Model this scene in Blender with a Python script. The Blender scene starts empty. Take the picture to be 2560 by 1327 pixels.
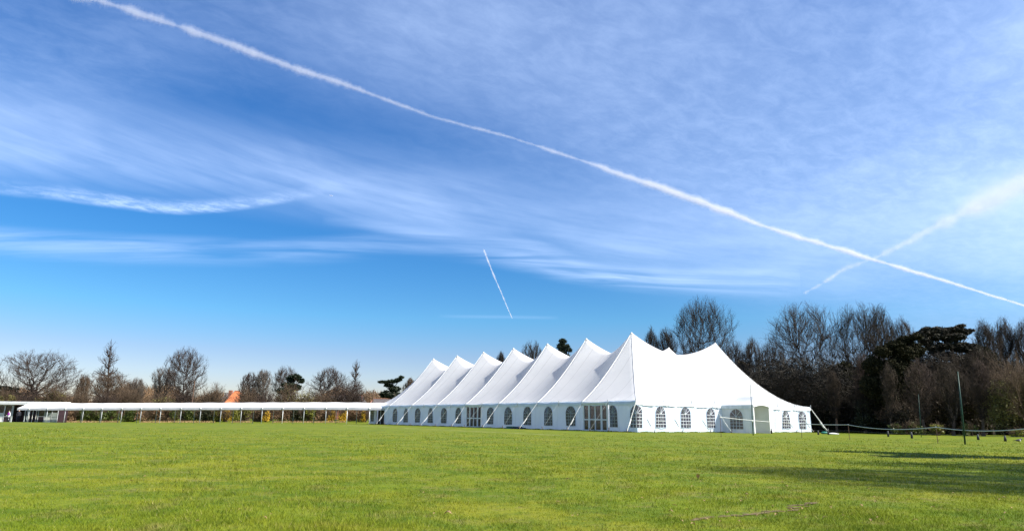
import bpy, math, random
import numpy as np
from mathutils import Matrix, Vector

S = bpy.context.scene
COL = S.collection
W_, H_ = 2560.0, 1327.0
F_ = 1640.0
PIT, ROLL, HC = 0.23127, 0.01405, 0.78

# ------------------------------------------------------------------ camera
fwd = np.array([0, math.cos(PIT), math.sin(PIT)])
up0 = np.array([0, -math.sin(PIT), math.cos(PIT)])
rt0 = np.array([1.0, 0, 0])
RT = math.cos(ROLL) * rt0 + math.sin(ROLL) * up0
UP = -math.sin(ROLL) * rt0 + math.cos(ROLL) * up0
EYE = np.array([0, 0, HC])
cd = bpy.data.cameras.new('camera')
cam = bpy.data.objects.new('camera', cd)
COL.objects.link(cam)
cd.sensor_width = 36.0
cd.lens = F_ / W_ * 36.0
cd.clip_start = 0.1
cd.clip_end = 300000.0
cam.matrix_world = Matrix(((RT[0], UP[0], -fwd[0], 0), (RT[1], UP[1], -fwd[1], 0), (RT[2], UP[2], -fwd[2], HC), (0, 0, 0, 1)))
S.camera = cam


def ray(px, py):
    d = fwd * F_ + RT * (px - W_ / 2) + UP * (H_ / 2 - py)
    return d


def at(px, py, Y):
    """the point at forward distance Y metres that is seen at photo position px, py"""
    d = ray(px, py)
    return EYE + d * (Y / d[1])


# ------------------------------------------------------------------ light
SUN_AZ, SUN_EL = math.radians(-24.0), math.radians(43.0)     # from +X turning to +Y
sd = np.array([math.cos(SUN_AZ) * math.cos(SUN_EL), math.sin(SUN_AZ) * math.cos(SUN_EL), math.sin(SUN_EL)])
ld = bpy.data.lights.new('sun', 'SUN')
ld.energy = 4.2
ld.angle = math.radians(0.5)
ld.color = (1.0, 0.955, 0.88)
lo = bpy.data.objects.new('sun', ld)
COL.objects.link(lo)
lo.location = (60, -27, 60)
lo.rotation_euler = Vector(tuple(sd)).to_track_quat('Z', 'Y').to_euler()

S.view_settings.view_transform = 'Standard'
S.view_settings.look = 'None'
S.view_settings.gamma = 1.0
S.view_settings.exposure = 1.3
S.cycles.use_denoising = True
S.cycles.max_bounces = 8
S.cycles.transparent_max_bounces = 16
S.cycles.volume_bounces = 1
S.cycles.sample_clamp_indirect = 6.0

# ------------------------------------------------------------------ sky
world = bpy.data.worlds.new('World')
S.world = world
world.use_nodes = True
wt = world.node_tree
wt.nodes.clear()


class G:
    """small helper to write node maths"""
    def __init__(s, nt):
        s.nt = nt

    def n(s, kind, **kw):
        nd = s.nt.nodes.new(kind)
        for k, v in kw.items():
            setattr(nd, k, v)
        return nd

    def link(s, a, b):
        s.nt.links.new(a, b)

    def m(s, op, a, b=None, c=None, clamp=False):
        nd = s.n('ShaderNodeMath', operation=op)
        nd.use_clamp = clamp
        for i, v in enumerate((a, b, c)):
            if v is None:
                continue
            if isinstance(v, (int, float)):
                nd.inputs[i].default_value = v
            else:
                s.link(v, nd.inputs[i])
        return nd.outputs[0]

    def mapr(s, v, a, b, c=0.0, d=1.0, smooth=True):
        nd = s.n('ShaderNodeMapRange')
        nd.interpolation_type = 'SMOOTHSTEP' if smooth else 'LINEAR'
        s.link(v, nd.inputs[0])
        for i, q in enumerate((a, b, c, d)):
            nd.inputs[i + 1].default_value = q
        return nd.outputs[0]

    def noise(s, vec, scale, detail=4, rough=0.55, dist=0.0):
        nd = s.n('ShaderNodeTexNoise')
        nd.inputs['Scale'].default_value = scale
        nd.inputs['Detail'].default_value = detail
        nd.inputs['Roughness'].default_value = rough
        nd.inputs['Distortion'].default_value = dist
        if vec is not None:
            s.link(vec, nd.inputs['Vector'])
        return nd.outputs[0]

    def comb(s, x, y, z=0.0):
        nd = s.n('ShaderNodeCombineXYZ')
        for i, v in enumerate((x, y, z)):
            if isinstance(v, (int, float)):
                nd.inputs[i].default_value = v
            else:
                s.link(v, nd.inputs[i])
        return nd.outputs[0]

    def curve(s, v, pts):
        nd = s.n('ShaderNodeFloatCurve')
        c = nd.mapping.curves[0]
        nd.mapping.use_clip = True
        pts = sorted(pts)
        c.points[0].location = pts[0]
        c.points[1].location = pts[-1]
        for p in pts[1:-1]:
            c.points.new(*p)
        nd.mapping.update()
        s.link(v, nd.inputs['Value'])
        return nd.outputs[0]

    def mix(s, f, a, b):
        nd = s.n('ShaderNodeMix', data_type='RGBA')
        if isinstance(f, (int, float)):
            nd.inputs[0].default_value = f
        else:
            s.link(f, nd.inputs[0])
        for i, v in ((6, a), (7, b)):
            if isinstance(v, tuple):
                nd.inputs[i].default_value = (*v, 1.0)
            else:
                s.link(v, nd.inputs[i])
        return nd.outputs[2]


SKY = 0.066
g = G(wt)
sky = g.n('ShaderNodeTexSky', sky_type='NISHITA')
sky.sun_disc = False
sky.sun_elevation = SUN_EL
sky.sun_rotation = math.pi / 2 - SUN_AZ
sky.altitude = 50
sky.air_density = 1.0
sky.dust_density = 0.25
sky.ozone_density = 2.5
hs = g.n('ShaderNodeHueSaturation')
hs.inputs['Hue'].default_value = 0.506
hs.inputs['Saturation'].default_value = 1.40
hs.inputs['Value'].default_value = 1.0
g.link(sky.outputs[0], hs.inputs['Color'])

geo = g.n('ShaderNodeTexCoord')
sep = g.n('ShaderNodeSeparateXYZ')
g.link(geo.outputs['Generated'], sep.inputs[0])
dx, dy, dz = sep.outputs
az = g.m('ARCTAN2', dx, dy)
el = g.m('ARCSINE', dz)
U = g.m('ADD', g.m('DIVIDE', az, 1.6), 0.5)            # azimuth 0..1 over 1.6 rad
zz = g.m('ADD', g.m('MAXIMUM', dz, 0.0), 0.09)
px_, py_ = g.m('DIVIDE', dx, zz), g.m('DIVIDE', dy, zz)  # position on a high flat layer


def ae(px, py):
    d = ray(px, py)
    d = d / np.linalg.norm(d)
    return math.atan2(d[0], d[1]) / 1.6 + 0.5, math.asin(d[2])


def rot2(x, y, a, sx, sy):
    c, s_ = math.cos(a), math.sin(a)
    rx = g.m('ADD', g.m('MULTIPLY', x, c * sx), g.m('MULTIPLY', y, s_ * sx))
    ry = g.m('ADD', g.m('MULTIPLY', x, -s_ * sy), g.m('MULTIPLY', y, c * sy))
    return g.comb(rx, ry)


def band(pts, up_w, dn_w, dens):
    """a cirrus band that follows pts (photo positions turned to azimuth, elevation)"""
    ps = [ae(*p) for p in pts]
    if ps[0][0] > 0:
        ps = [(0.0, ps[0][1])] + ps
    if ps[-1][0] < 1:
        ps = ps + [(1.0, ps[-1][1])]
    c = g.curve(U, ps)
    d = g.m('SUBTRACT', el, c)
    dd = g.curve(U, sorted([(ae(p[0], 600)[0], v) for p, v in zip(pts, dens)]))
    a = g.mapr(d, 0.0, up_w, 1.0, 0.0)
    b = g.mapr(d, -dn_w, 0.0, 0.0, 1.0)
    return g.m('MULTIPLY', g.m('MULTIPLY', a, b), dd)


nst = g.noise(rot2(px_, py_, math.radians(-12), 0.6, 2.6), 1.3, 4, 0.5, 0.5)
nst2 = g.noise(rot2(px_, py_, math.radians(4), 0.8, 4.0), 2.0, 4, 0.52, 0.6)
nmot = g.noise(rot2(px_, py_, math.radians(35), 3.0, 4.5), 3.4, 7, 0.68, 0.3)
nbig = g.noise(rot2(px_, py_, math.radians(20), 1.0, 1.4), 0.8, 3, 0.5, 0.2)
fu = g.m('MULTIPLY', az, 2.2)
fv = g.m('MULTIPLY', g.m('ADD', el, g.m('MULTIPLY', az, 0.17)), 9.0)
nfib = g.noise(g.comb(fu, fv), 2.2, 6, 0.55, 0.4)
nfib2 = g.noise(g.comb(fu, g.m('MULTIPLY', fv, 3.2)), 2.6, 5, 0.55, 0.25)
st = g.m('ADD', g.m('MULTIPLY', g.mapr(nfib, 0.22, 0.80), .65), g.m('MULTIPLY', g.mapr(nfib2, 0.25, 0.75), .35))
st2 = g.mapr(nst2, 0.28, 0.76)
mot = g.mapr(nmot, 0.28, 0.80)
big = g.mapr(nbig, 0.32, 0.68)

B1 = band([(0, 345), (300, 385), (700, 440), (1100, 520), (1500, 600), (2000, 640), (2560, 600)], 0.10, 0.075, [.60, .54, .52, .50, .42, .32, .26])
B2 = band([(0, 474), (130, 486), (300, 510), (450, 524), (600, 514), (740, 492), (880, 466)], 0.017, 0.009, [.35, .55, .85, .85, .65, .35, .0])
B3 = band([(0, 596), (300, 615), (700, 622), (1100, 610), (1500, 680), (2000, 700)], 0.022, 0.03, [.42, .4, .3, .25, .5, .0])
B4 = band([(1000, 100), (1300, 200), (1700, 330), (2050, 420), (2560, 420)], 0.34, 0.30, [.22, .38, .54, .66, .80])
B5 = band([(0, 180), (500, 60), (1000, 60), (1600, 0), (2560, 0)], 0.30, 0.16, [.27, .25, .27, .24, .36])
B6 = band([(1100, 790), (1260, 792), (1400, 794)], 0.004, 0.004, [.0, .1, .0])
B7 = band([(800, 545), (1000, 575), (1300, 610), (1550, 690), (1800, 690), (2100, 640)], 0.018, 0.012, [.0, .25, .3, .35, .3, .0])
f1 = g.m('MULTIPLY', g.m('MULTIPLY', B1, g.m('ADD', g.m('MULTIPLY', big, 0.45), 0.68)), g.m('ADD', g.m('MULTIPLY', st, 0.75), 0.35))
f2 = g.m('MULTIPLY', B2, g.m('ADD', g.m('MULTIPLY', g.mapr(nmot, 0.38, 0.66), 0.55), 0.28))
f3 = g.m('MULTIPLY', B3, g.m('ADD', g.m('MULTIPLY', st2, 1.0), 0.05))
f4 = g.m('MULTIPLY', B4, g.m('ADD', g.m('MULTIPLY', mot, 0.24), g.m('ADD', g.m('MULTIPLY', big, 0.30), 0.48)))
f5 = g.m('MULTIPLY', B5, g.m('ADD', g.m('MULTIPLY', mot, 0.35), g.m('ADD', g.m('MULTIPLY', big, 0.3), 0.3)))
f7 = g.m('MULTIPLY', B7, g.m('ADD', g.m('MULTIPLY', st2, 0.9), 0.1))
one = 1.0
acc = None
for f in (f1, f2, f3, f4, f5, B6, f7):
    inv = g.m('SUBTRACT', 1.0, f, clamp=True)
    acc = inv if acc is None else g.m('MULTIPLY', acc, inv)
cl = g.m('SUBTRACT', 1.0, acc, clamp=True)
cloudcol = (5.1, 6.6, 9.5)
rp = g.n('ShaderNodeValToRGB')
rp.color_ramp.elements[0].position = 0.0
rp.color_ramp.elements[0].color = (.70, .62, .76, 1)
rp.color_ramp.elements[1].position = 1.0
rp.color_ramp.elements[1].color = (.80, .88, 1.0, 1)
for ps_, c_ in ((.13, (.72, .68, .80)), (.21, (.62, .84, .90)), (.45, (.66, .86, .94))):
    e_ = rp.color_ramp.elements.new(ps_)
    e_.color = (*c_, 1)
g.link(g.m('DIVIDE', el, 0.7, clamp=True), rp.inputs[0])
tint = g.n('ShaderNodeMix', data_type='RGBA', blend_type='MULTIPLY')
tint.inputs[0].default_value = 1.0
g.link(hs.outputs[0], tint.inputs[6])
g.link(rp.outputs[0], tint.inputs[7])
col = g.mix(cl, tint.outputs[2], cloudcol)
bg = g.n('ShaderNodeBackground')
bg.inputs['Strength'].default_value = SKY
g.link(col, bg.inputs['Color'])
wo = g.n('ShaderNodeOutputWorld')
g.link(bg.outputs[0], wo.inputs['Surface'])

# ------------------------------------------------------------------ object helpers
ORG = {}


def tag(o, label=None, cat=None, group=None, kind=None):
    if label:
        o['label'] = label
    if cat:
        o['category'] = cat
    if group:
        o['group'] = group
    if kind:
        o['kind'] = kind
    return o


def thing(name, label, cat, loc, group=None):
    o = bpy.data.objects.new(name, None)
    o.empty_display_size = 0.5
    COL.objects.link(o)
    o.location = tuple(float(v) for v in loc)
    ORG[o.name] = np.array(o.location)
    return tag(o, label, cat, group)


def newmesh(name, V, F, mat, smooth=False, attr=None):
    V = np.asarray(V, dtype=np.float32).reshape(-1, 3)
    me = bpy.data.meshes.new(name)
    if isinstance(F, np.ndarray):
        F = [F]
    if len(F) and isinstance(F[0], np.ndarray):
        tot = sum(f.shape[0] for f in F)
        loops = np.concatenate([f.ravel() for f in F]).astype(np.int32)
        cnt = np.concatenate([np.full(f.shape[0], f.shape[1], np.int32) for f in F])
        start = np.concatenate([[0], np.cumsum(cnt)[:-1]]).astype(np.int32)
        me.vertices.add(len(V))
        me.vertices.foreach_set('co', V.ravel())
        me.loops.add(len(loops))
        me.loops.foreach_set('vertex_index', loops)
        me.polygons.add(tot)
        me.polygons.foreach_set('loop_start', start)
        me.polygons.foreach_set('loop_total', cnt)
        me.update(calc_edges=True)
    else:
        me.from_pydata([tuple(map(float, v)) for v in V], [], F)
        me.update()
    if mat:
        me.materials.append(mat)
    if smooth:
        me.polygons.foreach_set('use_smooth', np.ones(len(me.polygons), dtype=bool))
    if attr is not None:
        a = me.attributes.new('tone', 'FLOAT', 'POINT')
        a.data.foreach_set('value', np.asarray(attr, np.float32))
    return me


def part(name, V, F, mat, parent=None, smooth=False, loc=None, attr=None):
    """world-space vertices; kept relative to the parent thing (or to loc)"""
    V = np.asarray(V, dtype=float).reshape(-1, 3)
    if parent is not None:
        org = ORG[parent.name]
    else:
        org = np.array(loc if loc is not None else (0, 0, 0), float)
    o = bpy.data.objects.new(name, newmesh(name, V - org, F, mat, smooth, attr))
    COL.objects.link(o)
    if parent is not None:
        o.parent = parent
    else:
        o.location = tuple(org)
    ORG[o.name] = org
    return o


class MB:
    def __init__(s):
        s.V, s.F = [], []

    def box(s, c, d, ax=None):
        """box centre c, sizes d, axes ax (3 vectors)"""
        ax = np.eye(3) if ax is None else np.array(ax, float)
        b = len(s.V)
        for k in range(8):
            q = np.array(c, float)
            for i in range(3):
                q = q + ax[i] * d[i] * (0.5 if (k >> i) & 1 else -0.5)
            s.V.append(q)
        s.F += [[b + i for i in f] for f in ((0, 2, 3, 1), (4, 5, 7, 6), (0, 1, 5, 4), (2, 6, 7, 3), (0, 4, 6, 2), (1, 3, 7, 5))]

    def tube(s, pts, rad, n=8, cap=True):
        pts = [np.array(p, float) for p in pts]
        if not hasattr(rad, '__len__'):
            rad = [rad] * len(pts)
        b = len(s.V)
        for i, p in enumerate(pts):
            t = pts[min(i + 1, len(pts) - 1)] - pts[max(i - 1, 0)]
            t = t / (np.linalg.norm(t) + 1e-9)
            a = np.cross(t, (0, 0, 1.0))
            if np.linalg.norm(a) < 0.2:
                a = np.cross(t, (1.0, 0, 0))
            a /= np.linalg.norm(a)
            c = np.cross(t, a)
            for k in range(n):
                th = 2 * math.pi * k / n
                s.V.append(p + rad[i] * (math.cos(th) * a + math.sin(th) * c))
        for i in range(len(pts) - 1):
            for k in range(n):
                k2 = (k + 1) % n
                s.F.append([b + i * n + k, b + i * n + k2, b + (i + 1) * n + k2, b + (i + 1) * n + k])
        if cap:
            s.F.append([b + k for k in range(n)][::-1])
            s.F.append([b + (len(pts) - 1) * n + k for k in range(n)])

    def poly(s, pts):
        b = len(s.V)
        s.V += [np.array(p, float) for p in pts]
        s.F.append(list(range(b, b + len(pts))))

    def ball(s, c, r, nu=10, nv=7, sc=(1, 1, 1)):
        b = len(s.V)
        for j in range(nv + 1):
            ph = math.pi * j / nv
            for i in range(nu):
                th = 2 * math.pi * i / nu
                s.V.append(np.array(c, float) + np.array([r * sc[0] * math.sin(ph) * math.cos(th), r * sc[1] * math.sin(ph) * math.sin(th), r * sc[2] * math.cos(ph)]))
        for j in range(nv):
            for i in range(nu):
                i2 = (i + 1) % nu
                s.F.append([b + j * nu + i, b + (j + 1) * nu + i, b + (j + 1) * nu + i2, b + j * nu + i2])

    def build(s, name, mat, parent=None, smooth=False, loc=None):
        return part(name, np.array(s.V), s.F, mat, parent, smooth, loc)


def copy_tree(o, parent=None):
    c = o.copy()
    COL.objects.link(c)
    c.parent = parent
    for ch in list(o.children):
        copy_tree(ch, c)
    return c


# ------------------------------------------------------------------ materials
def material(name, c1, c2=None, scale=3.0, rough=0.8, bump=0.0, bscale=30.0, trans=0.0, spec=0.3, detail=4, attr=None, stretch=None):
    m = bpy.data.materials.new(name)
    m.use_nodes = True
    nt = m.node_tree
    p = nt.nodes['Principled BSDF']
    p.inputs['Roughness'].default_value = rough
    p.inputs['Specular IOR Level'].default_value = spec
    gg = G(nt)
    tc = gg.n('ShaderNodeTexCoord')
    vec = tc.outputs['Object']
    if stretch:
        mp = gg.n('ShaderNodeMapping')
        mp.inputs['Scale'].default_value = stretch
        gg.link(vec, mp.inputs[0])
        vec = mp.outputs[0]
    if c2 is None:
        c2 = tuple(v * 0.8 for v in c1)
    nz = gg.mapr(gg.noise(vec, scale, detail), 0.3, 0.7)
    if attr:
        at_ = gg.n('ShaderNodeAttribute', attribute_name='tone')
        nz = gg.m('ADD', gg.m('MULTIPLY', at_.outputs['Fac'], attr), gg.m('MULTIPLY', nz, 1 - attr))
    cc = gg.mix(nz, c1, c2)
    gg.link(cc, p.inputs['Base Color'])
    if bump:
        b = gg.n('ShaderNodeBump')
        b.inputs['Strength'].default_value = bump
        b.inputs['Distance'].default_value = 0.02
        gg.link(gg.noise(vec, bscale, 3), b.inputs['Height'])
        gg.link(b.outputs[0], p.inputs['Normal'])
    if trans:
        tr = gg.n('ShaderNodeBsdfTranslucent')
        gg.link(cc, tr.inputs['Color'])
        mx = gg.n('ShaderNodeMixShader')
        mx.inputs[0].default_value = trans
        out = nt.nodes['Material Output']
        gg.link(p.outputs[0], mx.inputs[1])
        gg.link(tr.outputs[0], mx.inputs[2])
        gg.link(mx.outputs[0], out.inputs['Surface'])
    return m


M = {}
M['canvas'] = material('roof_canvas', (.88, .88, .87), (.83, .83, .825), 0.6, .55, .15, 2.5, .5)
M['wallcloth'] = material('wall_canvas', (.66, .755, .85), (.60, .70, .80), 1.0, .6, .8, 1.8, .30, stretch=(1, 1, .5))  # white cloth; skylight blue of the shaded long side is painted into the colour
M['valance'] = material('valance_canvas', (.72, .76, .79), (.63, .68, .71), 2.0, .6, .2, 6, .1)
M['whitemetal'] = material('white_metal', (.78, .78, .77), (.70, .70, .69), 3, .4)
M['rope'] = material('white_rope', (.72, .72, .68), (.55, .55, .5), 30, .8)
M['galv'] = material('galvanised_pole', (.45, .47, .48), (.33, .35, .36), 4, .45)
M['walkcloth'] = material('walkway_canvas', (.84, .83, .80), (.80, .79, .76), .8, .6, .1, 3, .12)
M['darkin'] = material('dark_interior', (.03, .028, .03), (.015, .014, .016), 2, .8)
M['greencloth'] = material('green_plastic', (.02, .16, .12), (.015, .11, .09), 8, .5)
M['blackp'] = material('black_plastic', (.012, .012, .014), (.02, .02, .02), 8, .4)
M['polegreen'] = material('dark_green_paint', (.012, .05, .035), (.008, .035, .025), 10, .45)
M['bark'] = material('bark_brown', (.055, .038, .028), (.032, .022, .017), 5, .9, .3, 20)
M['barkwarm'] = material('bark_warm', (.13, .09, .06), (.075, .05, .035), 5, .9, .3, 20)
M['barkdark'] = material('bark_dark', (.028, .021, .017), (.015, .012, .01), 5, .9)
M['twigmid'] = material('twig_mid', (.044, .032, .020), (.025, .018, .012), 1.5, .9)
M['twig'] = material('twig_brown', (.060, .040, .030), (.036, .025, .019), 1.5, .9)
M['twigwarm'] = material('twig_warm', (.115, .078, .048), (.07, .047, .03), 1.5, .9)
M['twiggrey'] = material('twig_grey', (.13, .105, .085), (.08, .065, .052), 1.5, .9)
M['twigdark'] = material('twig_dark', (.031, .024, .016), (.017, .013, .009), 1.5, .9)
M['evergreen'] = material('evergreen_dark', (.012, .022, .010), (.02, .03, .014), 1.5, .6, trans=.1, attr=.6)
M['pineneedle'] = material('pine_needle', (.010, .014, .007), (.040, .031, .017), 1.5, .7, attr=.5)
M['wire'] = material('grey_wire', (.14, .14, .14), (.1, .1, .1), 4, .6)
M['ivydark'] = material('dark_ivy_leaf', (.012, .013, .005), (.034, .031, .014), 1.0, .85, spec=.1, attr=.5)
M['ivy'] = material('ivy_leaf', (.018, .022, .008), (.045, .05, .018), 1.5, .5, trans=.12, attr=.6)
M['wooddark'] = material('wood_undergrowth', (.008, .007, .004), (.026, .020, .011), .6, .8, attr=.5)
M['woodbrown'] = material('brown_leaf', (.026, .020, .010), (.055, .040, .021), .8, .8, attr=.5)
M['olive'] = material('olive_leaf', (.11, .10, .03), (.19, .17, .055), 1.2, .7, trans=.2, attr=.6)
M['laurel'] = material('laurel_leaf', (.035, .055, .012), (.12, .14, .025), 1.2, .5, trans=.2, attr=.6)
M['laurelbright'] = material('bright_leaf', (.12, .13, .02), (.30, .29, .05), 1.2, .5, trans=.25, attr=.6)
M['forsythia'] = material('yellow_blossom', (.42, .25, .015), (.55, .36, .04), 2, .6, trans=.2, attr=.5)
M['russet'] = material('russet_leaf', (.14, .085, .045), (.24, .15, .08), 1.5, .8, trans=.15, attr=.5)
M['brick'] = material('brick', (.32, .13, .08), (.24, .10, .07), 6, .9)
M['tiles'] = material('orange_tiles', (.62, .20, .075), (.42, .13, .055), 1.6, .8, .3, 8)
M['slate'] = material('grey_roof', (.12, .105, .10), (.085, .075, .075), 2, .8)
M['cream'] = material('cream_wall', (.6, .55, .48), (.5, .46, .4), 2, .8)
M['wood'] = material('old_timber', (.12, .07, .045), (.08, .05, .035), 3, .8)
M['copper'] = material('pale_copper', (.30, .42, .34), (.20, .30, .26), 3, .6)
M['deadleaf'] = material('dead_leaf', (.40, .27, .13), (.22, .13, .06), 9, .7, trans=.15)
M['earth'] = material('bare_earth', (.17, .125, .06), (.09, .065, .03), 14, .95, .6, 40)
M['paint'] = material('worn_line', (.46, .43, .20), (.22, .25, .07), 1.3, .9)
M['skin'] = material('skin', (.5, .32, .24), (.45, .28, .21), 9, .5)
M['darkcloth'] = material('dark_cloth', (.02, .02, .03), (.03, .03, .04), 9, .9)
M['purplecloth'] = material('purple_cloth', (.25, .03, .28), (.2, .02, .22), 9, .9)
M['whitecloth'] = material('white_cloth', (.7, .68, .7), (.6, .6, .62), 9, .9)
M['panelwhite'] = material('white_panel', (.75, .73, .66), (.66, .65, .6), 3, .6)
M['panelgrey'] = material('grey_panel', (.38, .42, .40), (.30, .34, .33), 3, .6)
M['panelred'] = material('maroon_panel', (.035, .018, .022), (.022, .012, .016), 3, .6)
M['feather'] = material('black_feather', (.01, .01, .013), (.02, .02, .025), 20, .4)


def add_seams(m, axis, period, width, dark):
    """sewn panel seams: narrow darker lines repeating along a horizontal axis"""
    nt = m.node_tree
    gg = G(nt)
    tc = gg.n('ShaderNodeTexCoord')
    sp_ = gg.n('ShaderNodeSeparateXYZ')
    gg.link(tc.outputs['Object'], sp_.inputs[0])
    v = gg.m('ADD', gg.m('MULTIPLY', sp_.outputs[0], axis[0] / period), gg.m('MULTIPLY', sp_.outputs[1], axis[1] / period))
    fr_ = gg.m('FRACT', gg.m('ADD', v, 100.25))
    d = gg.m('ABSOLUTE', gg.m('SUBTRACT', fr_, .5))
    k = gg.mapr(d, 0.0, width / period, dark, 0.0, False)
    stn = gg.mapr(gg.noise(tc.outputs['Object'], .9, 5, .7), .56, .80, 0.0, .13)
    k = gg.m('ADD', k, stn)
    src = [l for l in nt.links if l.to_socket.name in ('Base Color', 'Color') and l.from_node.bl_idname == 'ShaderNodeMix']
    out = src[0].from_socket
    cc = gg.mix(k, (1, 1, 1), (.42, .42, .40))
    mul = gg.n('ShaderNodeMix', data_type='RGBA', blend_type='MULTIPLY')
    mul.inputs[0].default_value = 1.0
    gg.link(out, mul.inputs[6])
    gg.link(cc, mul.inputs[7])
    for l in src:
        gg.link(mul.outputs[2], l.to_socket)


add_seams(M['canvas'], (-math.cos(0.9416), math.sin(0.9416)), 1.525, .05, .35)
add_seams(M['wallcloth'], (-math.cos(0.9416), math.sin(0.9416)), 1.525, .03, .30)
add_seams(M['walkcloth'], (-.988, .152), 3.05, .05, .5)


def glass_mat(name, tint, clear=.35, rough=.08):
    m = bpy.data.materials.new(name)
    m.use_nodes = True
    nt = m.node_tree
    gg = G(nt)
    p = nt.nodes['Principled BSDF']
    p.inputs['Base Color'].default_value = (*tint, 1)
    p.inputs['Roughness'].default_value = rough
    p.inputs['Specular IOR Level'].default_value = .6
    tc = gg.n('ShaderNodeTexCoord')
    b = gg.n('ShaderNodeBump')
    b.inputs['Strength'].default_value = .35
    b.inputs['Distance'].default_value = .02
    gg.link(gg.noise(tc.outputs['Object'], 2.2, 2), b.inputs['Height'])
    gg.link(b.outputs[0], p.inputs['Normal'])
    tr = gg.n('ShaderNodeBsdfTransparent')
    tr.inputs['Color'].default_value = (.75, .75, .8, 1)
    mx = gg.n('ShaderNodeMixShader')
    mx.inputs[0].default_value = clear
    gg.link(p.outputs[0], mx.inputs[1])
    gg.link(tr.outputs[0], mx.inputs[2])
    gg.link(mx.outputs[0], nt.nodes['Material Output'].inputs['Surface'])
    return m


M['pane'] = glass_mat('clear_plastic', (.045, .04, .055), .12, .25)
M['glass'] = glass_mat('door_glass', (.02, .018, .02), .25, .05)


# grass colours, shared by the ground sheet and the blades
def grass_material(name, blades):
    m = bpy.data.materials.new(name)
    m.use_nodes = True
    nt = m.node_tree
    p = nt.nodes['Principled BSDF']
    p.inputs['Roughness'].default_value = .75
    p.inputs['Specular IOR Level'].default_value = .06
    gg = G(nt)
    tc = gg.n('ShaderNodeTexCoord')
    v = tc.outputs['Object']
    n1 = gg.mapr(gg.noise(v, .28, 6, .7), .38, .62)
    n2 = gg.mapr(gg.noise(v, .9, 6, .74), .42, .58)
    n3 = gg.mapr(gg.noise(v, 1.7, 7, .78), .51, .66)
    n4 = gg.mapr(gg.noise(v, 22, 5, .75), .3, .7)
    c = gg.mix(n1, (.150, .195, .011), (.235, .230, .019))
    c = gg.mix(gg.m('MULTIPLY', n2, .7), c, (.068, .122, .009))
    c = gg.mix(gg.m('MULTIPLY', n3, .7), c, (.22, .175, .065))
    n5 = gg.noise(v, 6.5, 4, .6)
    c = gg.mix(gg.mapr(n5, .50, .72, 0.0, .5), c, (.055, .10, .010))
    c = gg.mix(gg.mapr(n5, .50, .30, 0.0, .45), c, (.235, .245, .030))
    if blades:
        a = gg.n('ShaderNodeAttribute', attribute_name='tone')
        t = a.outputs['Fac']
        c = gg.mix(gg.mapr(t, 0.0, 1.0, 0.0, .42, False), c, (.27, .32, .04))
        c = gg.mix(gg.mapr(t, .965, .975, 0.0, .6), c, (.40, .32, .15))
    else:
        c = gg.mix(gg.m('MULTIPLY', gg.m('SUBTRACT', 1.0, n4), .55), c, (.055, .085, .010))
        b = gg.n('ShaderNodeBump')
        b.inputs['Strength'].default_value = .5
        b.inputs['Distance'].default_value = .03
        gg.link(gg.noise(v, 30, 4, .7), b.inputs['Height'])
        gg.link(b.outputs[0], p.inputs['Normal'])
    gg.link(c, p.inputs['Base Color'])
    if blades:
        tr = gg.n('ShaderNodeBsdfTranslucent')
        gg.link(c, tr.inputs['Color'])
        mx = gg.n('ShaderNodeMixShader')
        mx.inputs[0].default_value = .3
        gg.link(p.outputs[0], mx.inputs[1])
        gg.link(tr.outputs[0], mx.inputs[2])
        gg.link(mx.outputs[0], nt.nodes['Material Output'].inputs['Surface'])
    return m


M['ground'] = grass_material('grass_ground', False)
M['blades'] = grass_material('grass_blades', True)


# ------------------------------------------------------------------ ground
def sst(x, a, b):
    t = np.clip((np.asarray(x, float) - a) / (b - a), 0, 1)
    return t * t * (3 - 2 * t)


def gz(X, Y):
    X = np.asarray(X, float)
    Y = np.asarray(Y, float)
    w = sst(Y, 55, 95)
    tilt = w * 0.0132 * np.clip(X + 24, -75, 0)
    rise = 0.022 * np.clip(Y - 99, 0, 26) * sst(-X, 4, 22)
    near = sst(Y, 5, 9) * (1 - sst(Y, 38, 50))
    und = 0.02 * near * (np.sin(X * .31 + 1.0) * np.sin(Y * .27) + .6 * np.sin(X * .83 + Y * .61))
    return tilt + rise + und


def axis(vals):
    return np.array(sorted(set(np.round(vals, 3))))


gx = axis(np.concatenate([np.arange(-120, 120.1, 2.0), np.arange(-16, 16.1, .5), [-3000, -1500, -700, -400, -250, -180, -150, 150, 180, 250, 400, 700, 1500, 3000]]))
gy = axis(np.concatenate([np.arange(-10, 160.1, 2.0), np.arange(2, 30, .5), [-300, -100, -40, 180, 220, 300, 500, 900, 1800, 4000]]))
XX, YY = np.meshgrid(gx, gy)
V = np.stack([XX, YY, gz(XX, YY)], -1).reshape(-1, 3)
nx = len(gx)
idx = np.arange(len(gx) * len(gy)).reshape(len(gy), nx)
Fq = np.stack([idx[:-1, :-1], idx[:-1, 1:], idx[1:, 1:], idx[1:, :-1]], -1).reshape(-1, 4)
tag(part('ground', V, Fq, M['ground'], smooth=True), 'green mown playing field with yellowish and bare patches', 'field', kind='structure')

rng = np.random.default_rng(7)


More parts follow.
